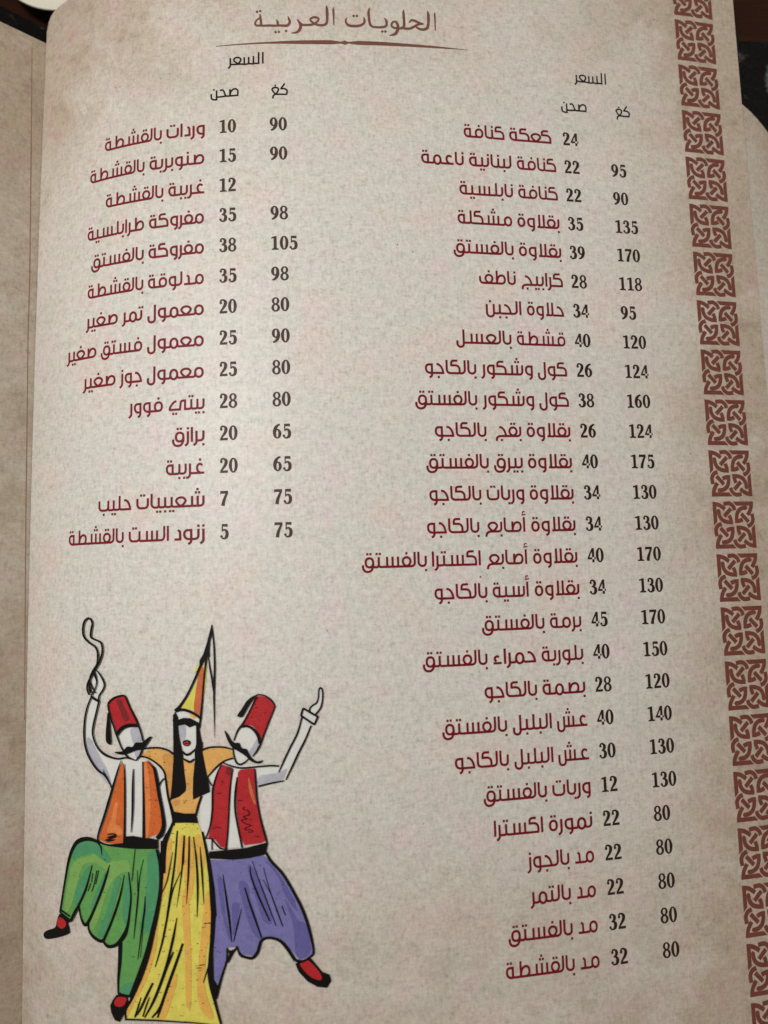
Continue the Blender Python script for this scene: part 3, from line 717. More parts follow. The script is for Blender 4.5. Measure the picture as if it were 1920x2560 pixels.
# ------------------------------------------------------------------ the printed dancers
def specks(poly, n, size=0.02):
    """random short dashes inside a sheet polygon"""
    xs = [q[0] for q in poly]; ys = [q[1] for q in poly]; out = []; tries = 0
    while len(out) < n and tries < n * 30:
        tries += 1; x = random.uniform(min(xs), max(xs)); y = random.uniform(min(ys), max(ys)); c = False; j = len(poly) - 1
        for i in range(len(poly)):
            if (poly[i][1] > y) != (poly[j][1] > y) and x < (poly[j][0] - poly[i][0]) * (y - poly[i][1]) / (poly[j][1] - poly[i][1]) + poly[i][0]: c = not c
            j = i
        if c:
            l_ = random.choice((1, 1, 1.5, 3)) * size; h = size * random.uniform(0.5, 0.9); out.append([(x, y), (x + l_, y - h * 0.3), (x + l_, y + h * 0.7), (x, y + h)])
    return out
class Draw:
    def __init__(self): self.d = {}; self.o = []
    def add(self, ink, polys):
        if ink not in self.d: self.d[ink] = []; self.o.append(ink)
        self.d[ink] += polys
    def f(self, ink, c, pts, sm_=True): q = fill(c, pts, sm_); self.add(ink, q); return q[0]
    def k(self, c, *pts, w_=16): self.add('black', line(c, pts, w_))
    def out(self, name, label):
        ls = [(i, self.d[i]) for i in self.o if i != 'black'] + [('black', self.d['black'])]
        return printed(name, ls, page, label=label)
# man in the orange waistcoat, left
D = Draw()
D.f('white', CA, [(248, 1100), (342, 1138), (305, 1300), (277, 1500), (300, 1640), (360, 1740), (450, 1800), (560, 1833), (760, 1850), (870, 1850), (1000, 1880), (1110, 1960), (1150, 2060), (1165, 2200), (700, 2250), (520, 2230), (400, 2010), (280, 1900), (190, 1740), (168, 1600), (170, 1450), (190, 1300)])
D.f('white', CC, [(470, 80), (670, 90), (690, 600), (692, 1030), (468, 1028), (462, 500)], False)
D.f('white', CC, [(790, 150), (880, 180), (950, 270), (965, 400), (1000, 600), (1040, 790), (980, 980), (900, 1080), (860, 1060), (940, 960), (950, 860), (900, 560), (850, 300)], False)
D.f('white', CA, [(315, 755), (370, 830), (408, 920), (395, 990), (345, 1100), (260, 1060), (245, 960), (260, 850)])
D.f('grey', CA, [(190, 1590), (235, 1600), (300, 1730), (370, 1860), (440, 1990), (480, 2130), (440, 2140), (360, 2060), (270, 1900), (200, 1750)])
D.f('red', CA, [(455, 1190), (480, 1130), (560, 1082), (630, 1070), (670, 1088), (730, 1220), (820, 1405), (720, 1410), (640, 1440), (562, 1530), (500, 1350), (460, 1240)])
D.f('dark_red', CA, [(548, 1130), (600, 1118), (640, 1200), (705, 1340), (650, 1380), (600, 1270)])
D.f('white', CA, [(580, 1580), (640, 1490), (720, 1460), (815, 1450), (872, 1620), (870, 1720), (800, 1855), (700, 1800), (620, 1700)])
D.f('grey', CA, [(715, 1480), (815, 1455), (862, 1610), (800, 1640), (750, 1650), (725, 1560)]); D.f('grey', CA, [(765, 1740), (850, 1715), (835, 1790), (800, 1845)])
vl = D.f('orange', CC, [(420, 110), (450, 180), (460, 400), (458, 800), (448, 1100), (330, 1115), (230, 1108), (138, 1060), (200, 880), (262, 700), (330, 430), (390, 220)], False)
D.f('light_orange', CC, [(330, 640), (375, 620), (350, 860), (400, 900), (430, 1000), (300, 1000), (240, 960), (290, 820)])
vr = D.f('orange', CC, [(680, 120), (740, 100), (800, 150), (830, 260), (855, 400), (890, 650), (920, 890), (870, 990), (706, 1055), (700, 700)], False)
D.f('light_orange', CC, [(690, 180), (730, 150), (760, 400), (770, 700), (740, 1020), (712, 1030), (705, 600)])
pg = D.f('green', CE, [(375, 170), (420, 110), (500, 80), (600, 95), (680, 120), (900, 160), (1280, 178), (1320, 350), (1322, 600), (1290, 850), (1240, 1050), (1180, 1300), (1100, 1520), (1010, 1775), (878, 1735), (875, 1500), (900, 1190), (780, 1235), (700, 1180), (640, 1175), (560, 1090), (540, 985), (490, 1000), (440, 830), (345, 970), (240, 862), (270, 680), (320, 330)], False)
D.f('olive', CE, [(560, 250), (620, 240), (700, 300), (860, 310), (960, 300), (1000, 420), (900, 440), (760, 600), (640, 980), (580, 1060), (560, 980), (700, 640), (740, 430), (600, 330), (480, 360), (420, 560), (340, 830), (280, 820), (330, 480), (390, 320)])
D.f('deep_green', CE, [(370, 290), (400, 150), (510, 92), (640, 125), (720, 200), (785, 300), (740, 330), (620, 235), (500, 240)])
D.f('deep_green', CE, [(1200, 220), (1285, 205), (1312, 500), (1285, 850), (1190, 1080), (1095, 1050), (1160, 700), (1180, 400)])
D.f('deep_green', CE, [(840, 495), (880, 482), (890, 540), (820, 800), (755, 1000), (690, 1140), (640, 1100), (710, 940), (785, 700)])
D.f('deep_green', CE, [(515, 400), (568, 375), (520, 560), (450, 740), (395, 790), (378, 700), (440, 530)])
D.f('deep_green', CE, [(945, 520), (985, 480), (1000, 800), (965, 1000), (920, 950), (915, 700)]); D.f('deep_green', CE, [(660, 560), (725, 440), (660, 720), (580, 880), (575, 780)])
D.f('deep_green', CE, [(880, 1700), (960, 1640), (1040, 1640), (1000, 1770), (920, 1750)])
D.f('shoe_black', CE, [(58, 1095), (100, 1062), (180, 1032), (200, 960), (225, 900), (300, 920), (318, 990), (336, 1065), (325, 1102), (230, 1137), (110, 1160), (64, 1142)]); D.f('shoe_black', CE, [(850, 1762), (962, 1782), (972, 1850), (925, 1980), (882, 2062), (830, 2042), (790, 1960), (778, 1880), (808, 1820)], False)
D.f('shoe_red', CE, [(205, 1010), (212, 940), (250, 915), (296, 940), (300, 1010), (255, 1045)]); D.f('shoe_red', CE, [(860, 1790), (955, 1800), (930, 1875), (870, 1895), (822, 1860)])
beads = catmull([(225, 1050), (203, 985), (213, 905), (250, 835), (300, 745), (350, 655), (380, 565), (386, 485), (366, 418), (305, 386), (248, 352), (250, 270), (264, 190), (242, 132), (205, 126), (166, 168), (150, 260), (165, 350), (228, 420), (298, 470), (328, 540), (330, 620), (318, 690), (272, 765), (238, 850), (232, 940), (245, 1020)], 10)
acc = 99
for a, b in zip(beads, beads[1:]):
    acc += float(np.linalg.norm(b - a))
    if acc > 16: D.add('black', fill(CA, disc(b, 13.5, None, 9), False)); acc = 0
D.k(CA, *[(p[0], p[1], 6) for p in beads[::3]])
k = D.k
k(CA, (315, 755, 10), (370, 830, 18), (410, 920, 20), (395, 990, 18), (350, 1060, 18), (338, 1115, 16)); k(CA, (280, 770, 30), (305, 840, 24), (318, 900, 16), (298, 980, 14), (255, 1060, 16)); k(CA, (240, 905, 12), (275, 985, 14), (305, 1035, 12))
k(CA, (246, 1068, 20), (290, 1105, 24), (352, 1138, 24))
k(CA, (252, 1080, 16), (205, 1200, 18), (175, 1340, 20), (164, 1500, 22), (172, 1640, 22), (202, 1760, 22), (262, 1880, 22), (330, 1970, 22), (400, 2022, 18), (440, 2070, 18), (485, 2150, 12)); k(CA, (392, 1955, 4), (410, 2010, 12), (450, 2080, 16), (510, 2215, 14))
k(CA, (345, 1130, 20), (310, 1280, 20), (278, 1420, 22), (268, 1530, 20), (298, 1640, 18), (350, 1725, 20), (430, 1790, 24), (560, 1832, 20), (660, 1820, 18), (730, 1832, 18), (790, 1855, 10))
k(CA, (450, 1190, 18), (470, 1140, 20), (530, 1090, 20), (620, 1064, 18), (665, 1080, 18), (720, 1210, 18), (800, 1370, 20), (850, 1500, 20), (880, 1620, 18)); k(CA, (455, 1170, 18), (462, 1240, 18), (500, 1370, 18), (560, 1550, 20), (622, 1710, 16))
k(CA, (552, 1545, 40), (620, 1465, 38), (700, 1428, 38), (815, 1428, 36))
D.f('black', CA, [(450, 1275), (478, 1300), (482, 1450), (494, 1650), (450, 1646), (428, 1600), (430, 1480), (440, 1380)])
k(CA, (620, 1700, 16), (682, 1800, 18), (790, 1856, 10)); k(CA, (872, 1700, 20), (852, 1770, 22), (800, 1856, 10))
D.f('black', CA, [(540, 1747), (620, 1742), (655, 1715), (690, 1682), (750, 1686), (788, 1636), (860, 1632), (900, 1608), (950, 1568), (987, 1563), (962, 1610), (905, 1690), (850, 1722), (790, 1732), (720, 1762), (650, 1782), (590, 1780), (548, 1762)])
k(CC, (420, 92, 6), (380, 210, 18), (330, 380, 24), (290, 520, 28), (212, 780, 26), (152, 960, 22), (135, 1050, 18), (160, 1092, 18), (250, 1122, 16), (350, 1118, 14), (445, 1105, 10))
k(CC, (456, 140, 10), (463, 400, 18), (462, 800, 20), (455, 1110, 24)); k(CC, (255, 995, 12), (320, 988, 14), (352, 1005, 14), (255, 1032, 14), (355, 1022, 14), (228, 1068, 12), (335, 1060, 12), (250, 1085, 8))
k(CC, (566, 198, 12), (560, 400, 24), (556, 700, 24), (540, 972, 10)); k(CC, (680, 110, 14), (688, 500, 22), (692, 800, 30), (692, 1040, 34))
k(CC, (745, 112, 8), (790, 160, 14), (822, 200, 34), (850, 330, 42), (880, 520, 40), (915, 700, 40), (935, 880, 48), (905, 990, 56), (850, 1045, 46))
k(CC, (600, 95, 14), (640, 50, 22), (700, 52, 20), (780, 85, 20), (880, 160, 20), (942, 240, 22), (962, 350, 24), (985, 520, 26), (1020, 680, 22), (1046, 810, 20)); k(CC, (875, 412, 18), (905, 350, 16), (945, 310, 14))
D.f('black', CC, [(345, 1118), (450, 1100), (460, 1020), (560, 1012), (700, 1040), (770, 1040), (865, 1062), (868, 1172), (600, 1174), (440, 1160), (240, 1135)], False)
k(CE, (236, 872, 18), (250, 780, 18), (290, 520, 18), (330, 300, 24), (375, 170, 30), (430, 95, 36), (520, 66, 36), (600, 80, 28), (670, 118, 16)); k(CE, (640, 105, 8), (680, 160, 14), (688, 242, 6))
k(CE, (1285, 180, 28), (1322, 350, 34), (1327, 600, 38), (1290, 850, 46), (1240, 1080, 54), (1182, 1320, 60), (1100, 1560, 64), (1000, 1800, 48))
k(CE, (250, 845, 14), (345, 912, 12)); k(CE, (238, 878, 26), (345, 965, 30), w_=26); k(CE, (350, 965, 26), (400, 860, 28), (440, 785, 20), (520, 600, 20), (586, 350, 6))
k(CE, (440, 800, 16), (462, 920, 18), (500, 1000, 26), (540, 975, 28), (600, 850, 24), (680, 650, 24), (740, 470, 22), (773, 350, 6)); k(CE, (543, 975, 18), (550, 1060, 20), (600, 1135, 26), (690, 1180, 28), (740, 1100, 24), (820, 900, 24), (890, 680, 20), (933, 458, 6))
k(CE, (700, 1180, 22), (760, 1238, 30), (850, 1215, 32), (930, 1120, 44), (970, 1010, 28), (992, 850, 20), (1005, 680, 16), (980, 430, 10)); k(CE, (890, 1190, 44), (884, 1400, 38), (868, 1600, 24), (868, 1750, 18))
k(CE, (1050, 180, 7), (1030, 380, 9), (1015, 530, 5)); k(CE, (1140, 290, 5), (1100, 480, 8), (1072, 800, 16), (1035, 1155, 5)); k(CE, (1160, 690, 7), (1152, 850, 20), (1122, 1050, 14), (1080, 1378, 6)); k(CE, (1075, 408, 5), (1078, 640, 8)); k(CE, (1150, 900, 6), (1108, 1355, 5))
for q in (((590, 440), (578, 540)), ((635, 410), (605, 560), (580, 640)), ((655, 410), (622, 560)), ((570, 550), (538, 636))): k(CE, *[(x, y, 8) for x, y in q])
k(CE, (868, 1745, 20), (920, 1768, 22), (1010, 1782, 24))
D.f('black', CE, [(225, 880), (345, 965), (305, 975), (270, 935), (225, 910)], False)
D.add('black', specks(vr, 16)); D.add('black', specks(pg, 45, 0.018)); D.add('black', specks(vl, 5))
D.out('printed_dancer', 'moustached man in orange waistcoat, red fez and green trousers swinging beads')

# man in the red waistcoat, right
D = Draw(); k = D.k
D.f('white', CB, [(1255, 1340), (1350, 1425), (1290, 1570), (1180, 1790), (1045, 2090), (700, 2190), (660, 2050), (680, 1950), (960, 1940), (1030, 1830), (1130, 1630)], False)
D.f('white', CB, [(290, 1868), (400, 1835), (450, 1895), (560, 1905), (700, 1915), (700, 1945), (520, 1945), (400, 1925)], False); D.f('white', CB, [(1260, 1225), (1340, 1275), (1440, 1325), (1395, 1410), (1235, 1310)], False); D.f('white', CB, [(1345, 1260), (1345, 1215), (1425, 1150), (1450, 990), (1472, 975), (1490, 1010), (1490, 1110), (1460, 1220), (1410, 1290)])
D.f('grey', CD, [(720, 300), (800, 275), (900, 262), (980, 240), (1065, 200), (1045, 270), (1010, 335), (860, 375), (715, 405)])
D.f('white', CD, [(100, 282), (180, 210), (260, 150), (230, 240), (165, 400)], False); D.f('white', CD, [(130, 420), (155, 600), (140, 850), (72, 1045), (140, 1060), (140, 1190), (118, 1260), (60, 1100), (10, 890), (0, 660), (30, 540), (112, 490)], False)
D.f('white', CD, [(415, 200), (480, 210), (450, 400), (425, 600), (442, 850), (510, 1155), (150, 1185), (150, 1060), (330, 1170), (350, 950), (365, 600), (385, 350)], False)
r1 = D.f('red', CD, [(270, 150), (400, 190), (385, 400), (355, 700), (345, 950), (315, 1175), (250, 1150), (190, 1070), (105, 1040), (148, 850), (160, 600), (170, 400), (215, 240)], False)
r2 = D.f('red', CD, [(465, 240), (500, 212), (668, 198), (690, 400), (700, 600), (740, 850), (800, 1085), (740, 1110), (545, 1135), (500, 1050), (455, 750), (445, 450)], False)
D.f('dark_red', CD, [(330, 180), (395, 200), (385, 280), (335, 270)]); D.f('rust', CD, [(590, 340), (610, 335), (680, 600), (665, 630), (610, 500)])
fz = D.f('red', CB, [(705, 1075), (800, 1082), (880, 1140), (912, 1200), (850, 1370), (772, 1575), (745, 1590), (700, 1500), (640, 1440), (560, 1420), (535, 1408), (595, 1280), (660, 1120)])
D.f('white', CB, [(425, 1600), (480, 1500), (560, 1465), (640, 1485), (705, 1570), (712, 1650), (680, 1740), (640, 1800), (560, 1875), (500, 1900), (440, 1860), (408, 1720)])
D.f('grey', CB, [(695, 1600), (714, 1650), (680, 1750), (630, 1800), (600, 1760), (640, 1690)])
pv = D.f('violet', CF, [(288, 296), (420, 300), (600, 292), (870, 250), (960, 330), (1100, 480), (1250, 750), (1350, 1000), (1412, 1290), (1380, 1350), (1262, 1392), (1180, 1290), (1080, 1170), (980, 1142), (868, 1152), (838, 1195), (800, 1310), (740, 1345), (640, 1330), (600, 1270), (585, 1225), (555, 1250), (478, 1255), (460, 1400), (405, 1600), (370, 1662), (335, 1600), (328, 1100), (362, 900), (340, 600)], False)
for pts in ([(370, 510), (428, 515), (445, 800), (500, 1080), (530, 1170), (480, 1130), (405, 800)], [(600, 555), (650, 532), (700, 570), (730, 730), (800, 950), (845, 1130), (810, 1150), (740, 1060), (650, 800)], [(530, 780), (600, 770), (600, 880), (545, 1120), (530, 950)], [(700, 370), (750, 375), (830, 540), (905, 720), (965, 960), (920, 1000), (850, 920), (760, 620)], [(880, 300), (1000, 400), (1180, 690), (1240, 860), (1110, 700), (1050, 520), (950, 380)], [(1240, 950), (1330, 1000), (1385, 1270), (1290, 1375), (1220, 1310), (1190, 1000), (1100, 720)]): D.f('deep_violet', CF, pts)
D.f('shoe_black', CF, [(1215, 1430), (1290, 1385), (1385, 1372), (1440, 1435), (1510, 1520), (1590, 1548), (1607, 1620), (1562, 1692), (1460, 1682), (1350, 1622), (1255, 1520)], False)
D.f('shoe_red', CF, [(1268, 1430), (1350, 1390), (1440, 1470), (1502, 1560), (1488, 1605), (1400, 1580), (1320, 1510)])
D.f('black', CB, [(700, 1055), (645, 1125), (590, 1210), (540, 1300), (512, 1328), (470, 1322), (462, 1300), (520, 1215), (570, 1135), (635, 1080)])
k(CB, (665, 1085, 10), (690, 1060, 14), (730, 1053, 16), (800, 1068, 18), (880, 1128, 18), (920, 1200, 14)); k(CB, (920, 1195, 16), (850, 1370, 18), (772, 1570, 20), (735, 1670, 24), (690, 1750, 22), (645, 1805, 12)); k(CB, (695, 1080, 14), (640, 1190, 18), (590, 1290, 18), (530, 1400, 22), (465, 1490, 22), (418, 1615, 14))
k(CB, (505, 1440, 34), (575, 1435, 30), (645, 1468, 32), (708, 1545, 38), (735, 1650, 34))
k(CB, (405, 1695, 14), (420, 1800, 18), (450, 1880, 22), (500, 1902, 24), (560, 1868, 18), (592, 1835, 10))
D.f('black', CB, [(303, 1487), (350, 1540), (385, 1605), (430, 1638), (482, 1640), (512, 1700), (572, 1715), (602, 1770), (645, 1832), (700, 1862), (772, 1852), (740, 1887), (680, 1888), (610, 1852), (560, 1800), (470, 1742), (400, 1700), (350, 1625), (320, 1550)])
k(CB, (1245, 1325, 18), (1190, 1520, 22), (1100, 1700, 22), (1020, 1870, 22), (962, 1998, 12)); k(CB, (1355, 1430, 18), (1290, 1590, 22), (1200, 1770, 24), (1130, 1920, 22), (1048, 2090, 14))
k(CD, (1026, 345, 16), (880, 372, 20), (715, 412, 22)); k(CB, (275, 1880, 14), (400, 1925, 20), (520, 1945, 22), (700, 1930, 20), (860, 1917, 22), (965, 1922, 22))
for a, b in zip([(1258, 1218), (1232, 1308), (1395, 1418), (1438, 1322), (1258, 1218)], [(1232, 1308), (1395, 1418), (1438, 1322), (1258, 1218)]): k(CB, (*a, 24), (*b, 24))
k(CB, (1340, 1272, 18), (1340, 1222, 18), (1378, 1180, 18), (1422, 1152, 18), (1444, 1080, 16), (1450, 995, 16), (1470, 968, 18), (1492, 1000, 18), (1496, 1100, 18), (1472, 1212, 20), (1408, 1295, 20)); k(CB, (1330, 1262, 26), (1445, 1325, 20))
k(CD, (265, 150, 10), (220, 240, 14), (180, 370, 20), (160, 470, 22), (155, 700, 20), (128, 900, 18), (72, 1048, 12)); k(CD, (66, 1045, 12), (140, 1050, 16), (190, 1100, 18), (250, 1162, 20), (325, 1180, 16)); k(CD, (405, 200, 12), (375, 400, 16), (358, 700, 18), (345, 950, 18), (325, 1180, 20))
k(CD, (456, 300, 12), (435, 500, 26), (434, 700, 24), (466, 900, 22), (518, 1160, 20)); k(CD, (673, 200, 16), (685, 350, 22), (700, 560, 20), (740, 800, 22), (808, 1050, 24), (822, 1125, 18))
k(CD, (545, 662, 9), (530, 690, 9), (588, 708, 9), (602, 758, 9), (530, 780, 9), (572, 808, 9), (510, 825, 9), (562, 868, 9), (622, 888, 9), (555, 920, 9), (562, 942, 9), (630, 940, 9), (640, 970, 9), (588, 966, 9)); k(CD, (470, 583, 9), (520, 586, 9)); k(CD, (188, 908, 9), (262, 918, 9)); k(CD, (152, 1065, 12), (152, 1185, 14))
D.f('black', CD, [(118, 1205), (320, 1186), (560, 1160), (800, 1098), (832, 1105), (806, 1240), (600, 1288), (400, 1305), (120, 1292)], False)
k(CD, (150, 405, 14), (110, 340, 12), (98, 290, 8))
k(CF, (895, 215, 26), (960, 320, 28), (1080, 450, 28), (1200, 650, 28), (1300, 850, 30), (1370, 1060, 30), (1416, 1290, 22), (1382, 1350, 22), (1290, 1402, 30), (1218, 1390, 28)); k(CF, (1215, 1392, 34), (1120, 1250, 34), (1040, 1172, 30), (940, 1145, 28), (868, 1160, 30), (835, 1205, 32), (808, 1300, 34), (755, 1362, 34), (690, 1360, 28), (620, 1330, 28), (582, 1240, 16))
k(CF, (590, 1235, 22), (540, 1310, 18), (490, 1412, 12)); k(CF, (476, 1255, 14), (470, 1400, 20), (420, 1560, 24), (352, 1810, 34)); D.f('black', CF, [(480, 1270), (510, 1285), (560, 1262), (535, 1320), (488, 1425), (478, 1400), (500, 1320)], False)
D.f('black', CF, [(262, 285), (292, 292), (340, 600), (362, 900), (332, 960), (322, 1300), (330, 1600), (370, 1668), (412, 1585), (350, 1815), (330, 1850), (278, 1600), (285, 1300), (300, 900)], False)
for q in ([(430, 453, 6), (465, 700, 20), (500, 950, 24), (526, 1192, 8)], [(632, 828, 5), (590, 1000, 16), (546, 1188, 8)], [(666, 596, 12), (720, 770, 20), (790, 970, 20), (852, 1145, 14)], [(724, 368, 8), (738, 480, 16), (820, 700, 20), (940, 962, 14)], [(748, 310, 5), (830, 540, 10), (920, 780, 12), (1006, 1014, 8)], [(870, 378, 5), (930, 600, 8), (1000, 800, 14), (1082, 1024, 10)], [(867, 512, 5), (962, 692, 6)], [(1070, 795, 10), (1108, 897, 10)]): k(CF, *q)
D.add('black', specks(r1, 12)); D.add('black', specks(r2, 14)); D.add('black', specks(pv, 55, 0.018)); D.add('black', specks(fz, 16, 0.018))
D.out('printed_dancer', 'moustached man in red waistcoat, red fez and purple trousers with one arm raised')

# woman in the tall pointed hat, centre
D = Draw(); k = D.k
D.f('white', CA, [(1300, 1420), (1400, 1430), (1515, 1440), (1520, 1640), (1480, 1750), (1430, 1790), (1370, 1760), (1330, 1620)]); D.f('grey', CA, [(1304, 1440), (1378, 1430), (1392, 1540), (1360, 1640), (1330, 1600)])
D.f('white', CA, [(1355, 1780), (1450, 1800), (1508, 1740), (1495, 1850), (1450, 1872), (1375, 1832)], False); D.f('white', CA, [(1270, 1275), (1400, 1262), (1500, 1300), (1568, 1360), (1556, 1405), (1450, 1355), (1370, 1350), (1262, 1370)], False)
D.f('yellow', CA, [(1325, 1225), (1440, 1060), (1560, 820), (1655, 580), (1640, 900), (1600, 1150), (1570, 1315), (1480, 1250), (1400, 1225)], False); D.f('yellow', CA, [(1500, 760), (1540, 690), (1565, 700), (1505, 790)])
D.f('rust', CA, [(1560, 760), (1608, 730), (1592, 1000), (1560, 1300), (1490, 1250), (1515, 1000), (1532, 880)]); D.f('amber', CA, [(1430, 1280), (1530, 1300), (1490, 1345)])
D.f('tan', CB, [(35, 1745), (150, 1700), (300, 1695), (400, 1718), (408, 1810), (330, 1840), (200, 1935), (100, 2045), (60, 1900)], False)
bt = D.f('tan', CC, [(660, 40), (720, -25), (800, -45), (900, -40), (1050, 30), (1300, 130), (1440, 180), (1470, 280), (1400, 520), (1350, 640), (1312, 745), (1200, 755), (1060, 725), (1010, 580), (970, 420), (955, 260), (900, 160), (780, 85)], False)
D.f('dark_tan', CC, [(920, 40), (1000, 20), (1040, 60), (1030, 400), (1005, 520), (965, 300), (935, 180)]); D.f('dark_tan', CC, [(1040, 600), (1120, 580), (1110, 640), (1050, 650)])
toE = lambda p: ((p[0] / 4.8794 + 220 - 100) * 4.3658, (p[1] / 4.8794 + 1880 - 2080) * 4.3658)
FE = lambda p: (p[0] + 360 * 4.3658, p[1])
sk = [toE((1062, 858)), toE((1000, 1050)), (1380, 250), (1340, 500), (1315, 700), (1280, 950), (1225, 1250), (1150, 1500), (1060, 1730), (955, 1930), (945, 2025), (1300, 2040), (1600, 2062)] + [FE(p) for p in ((200, 2080), (395, 2100), (345, 1880), (290, 1600), (280, 1400), (295, 1100), (302, 850), (288, 600), (262, 400), (228, 150), (202, 20))] + [toE((1338, 858))]
skp = D.f('yellow', CE, sk, False)
for pts in ([(1400, 110), (1445, 90), (1410, 400), (1350, 700), (1318, 700), (1370, 350)], [(1225, 1250), (1285, 950), (1275, 1250), (1170, 1600), (1040, 1850), (965, 2000), (960, 1930), (1130, 1580)], [(1555, 700), (1620, 690), (1655, 1400), (1645, 1900), (1600, 1850), (1590, 1400)], [(1430, 1600), (1505, 1590), (1420, 1900), (1370, 2020), (1300, 2020)], [(1530, 60), (1570, 60), (1560, 420), (1500, 420)]): D.f('amber', CE, pts)
for pts in ([(235, 700), (288, 700), (290, 1100), (250, 1300), (235, 1700), (330, 2020), (250, 2010), (160, 1850), (155, 1500), (190, 1150)], [(20, 100), (95, 100), (115, 500), (60, 760), (10, 500)], [(120, 60), (180, 40), (230, 300), (200, 420), (150, 250)], [(20, 1300), (70, 1300), (80, 1900), (30, 1850)]): D.f('amber', CF, pts)
D.f('red', CA, disc((1412, 1652), 36, 26), True)
D.f('black', CA, [(1240, 1370), (1262, 1255), (1300, 1330), (1300, 1430), (1312, 1560), (1355, 1760), (1365, 1850), (1380, 2007), (1400, 2157), (1395, 2227), (1315, 2297), (1205, 2337), (1225, 2157), (1245, 1857), (1243, 1600)], False)
D.f('black', CA, [(1520, 1430), (1575, 1400), (1562, 1480), (1588, 1620), (1600, 1632), (1602, 1767), (1635, 1937), (1665, 2087), (1688, 2237), (1595, 2277), (1485, 2332), (1480, 2257), (1485, 2057), (1505, 1857), (1503, 1740), (1522, 1650)], False)
D.f('black', CA, [(1250, 1375), (1370, 1335), (1450, 1340), (1562, 1400), (1560, 1450), (1500, 1428), (1440, 1452), (1380, 1415), (1298, 1432)], False)
k(CA, (1268, 1252, 34), (1350, 1236, 32), (1450, 1262, 32), (1530, 1308, 28), (1585, 1355, 26)); k(CA, (1575, 1340, 26), (1562, 1460, 16)); k(CA, (1255, 1290, 26), (1250, 1380, 26))
k(CA, (1652, 500, 44), (1620, 590, 34), (1560, 735, 30), (1480, 920, 26), (1400, 1080, 28), (1320, 1200, 36), (1265, 1255, 44))
D.f('black', CB, [(148, 192), (158, 300), (130, 400), (122, 520), (126, 590), (105, 600), (66, 560), (60, 640), (0, 700), (0, 640), (45, 560), (90, 420)], False)
k(CB, (84, 560, 34), (72, 700, 22), (52, 900, 22), (32, 1150, 22), (14, 1330, 26), (0, 1450, 18)); k(CB, (150, 200, 6), (163, 320, 16), (178, 500, 20), (184, 700, 22), (180, 900, 24), (176, 1100, 22), (180, 1300, 14), (181, 1585, 4)); k(CB, (106, 580, 10), (125, 720, 18), (150, 860, 20), (172, 1010, 22))
k(CA, (1350, 1740, 14), (1395, 1782, 28), (1450, 1770, 26), (1508, 1715, 12)); k(CA, (1365, 1835, 20), (1445, 1872, 28), (1497, 1835, 18)); 
for a, b in ((0, math.pi), (math.pi, 2 * math.pi)): k(CA, *[(1405 + 42 * math.cos(t), 1645 + 32 * math.sin(t), 9 if a == 0 else 18) for t in np.linspace(a, b, 8)])
k(CA, (1375, 1650, 8), (1440, 1648, 8), w_=7)
k(CA, (875, 1712, 18), (960, 1702, 20), (1080, 1702, 22), (1180, 1732, 22), (1250, 1782, 20)); k(CB, (20, 1732, 18), (100, 1700, 22), (200, 1690, 22), (300, 1694, 22), (400, 1718, 18)); k(CB, (408, 1828, 18), (300, 1862, 20), (200, 1942, 22), (98, 2055, 16))
k(CC, (985, 520, 18), (1010, 620, 28), (1045, 750, 28)); k(CC, (1392, 530, 28), (1350, 650, 26), (1320, 770, 26))
D.f('black', CC, [(1038, 715), (1180, 742), (1322, 742), (1348, 862), (1200, 856), (1065, 860), (1066, 892), (1030, 892)], False)
k(CC, (1042, 860, 26), (1000, 960, 40), (955, 1060, 60), (935, 1200, 54), (928, 1470, 50)); k(CE, (1350, 90, 50), (1345, 250, 46), (1325, 600, 38))
k(CE, (1050, 1700, 50), (1000, 1830, 26), (945, 1930, 22), (945, 2032, 18), w_=20); k(CE, (935, 2035, 16), (1300, 2048, 16), (1600, 2068, 12)); k(CF, (0, 2062, 14), (200, 2080, 12), (400, 2104, 12))
k(CF, (205, -10, 22), (250, 200, 30), (280, 400, 36), (308, 600, 42), (325, 850, 52), (318, 1100, 48), (296, 1350, 46), (288, 1550, 50), (310, 1700, 46), (345, 1850, 30), (385, 2000, 26), (412, 2100, 20))
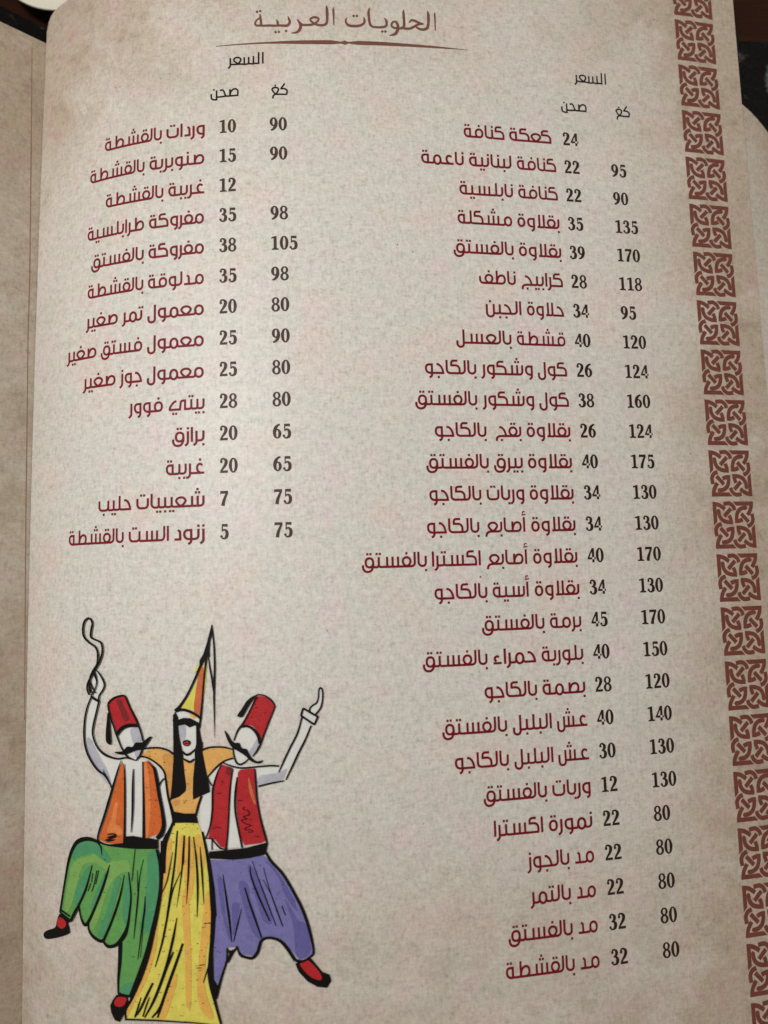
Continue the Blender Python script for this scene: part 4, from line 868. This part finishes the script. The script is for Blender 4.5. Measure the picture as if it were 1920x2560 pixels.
for q in ([(1505, -20, 14), (1480, 300, 18), (1440, 600, 20), (1400, 850, 12), (1388, 900, 4)], [(1580, 30, 12), (1570, 200, 20), (1550, 450, 14), (1498, 815, 4)], [(1455, 208, 5), (1400, 500, 12), (1340, 660, 6)], [(1632, 40, 8), (1628, 400, 22), (1605, 775, 4)], [(1540, 428, 5), (1450, 650, 14), (1390, 950, 20), (1340, 1200, 20), (1265, 1465, 8)], [(1500, 928, 8), (1460, 1150, 26), (1400, 1400, 24), (1340, 1600, 30), (1250, 1830, 26), (1150, 2015, 14)], [(1462, 1300, 16), (1380, 1500, 24), (1330, 1660, 10)], [(1565, 1208, 22), (1500, 1400, 28), (1410, 1650, 30), (1320, 1900, 26), (1230, 2015, 16)], [(1240, 1638, 20), (1170, 1780, 24), (1100, 1930, 22), (1040, 2015, 10)], [(1110, 1795, 8), (1080, 1900, 16), (1042, 2005, 10)], [(1390, 1700, 10), (1350, 1850, 18), (1290, 2015, 20)], [(1205, 1790, 8), (1170, 1880, 16), (1130, 2005, 14)]): k(CE, *q)
for q in ([(65, 40, 8), (60, 300, 18), (34, 775, 4)], [(108, 45, 8), (140, 300, 20), (155, 600, 22), (148, 922, 5)], [(180, 150, 6), (200, 400, 20), (222, 785, 5)], [(10, 30, 14), (4, 350, 6)], [(268, 1470, 16), (216, 1636, 8)], [(170, 1445, 8), (235, 1438, 8)], [(140, 1475, 8), (195, 1473, 8)], [(225, 992, 8), (290, 980, 8)]): k(CF, *q)
D.add('black', specks(skp, 110, 0.02)); D.add('black', specks(bt, 26, 0.02))
D.out('printed_dancer', 'woman in yellow dress and tall pointed hat between the two moustached men')
# dust specks
sp = []
for i in range(34):
    s, v, r = random.choice(((3, 9), (14.8, 16.5), (24.2, 25.4), (26, 28)))[0:2] + (random.choice((0.012, 0.016, 0.024)),)
    s = random.uniform(s, v); v = random.uniform(-4.5, 28) if s > 9 else random.choice((random.uniform(-4, -0.5), random.uniform(15, 17)))
    sp.append([(s + r * math.cos(a) * random.uniform(.6, 1.2), v + r * math.sin(a)) for a in np.linspace(0, 6.28, 7)[:-1]])
for x, y, r in ((1201, 1442, 0.035), (818, 1576, 0.02), (120, 487, 0.03)):
    q = unproj([(x, y)])[0]; sp.append(disc(q, r, None, 8))
o = printed('dust_speck', [('dust', sp)], page); o['kind'] = 'stuff'
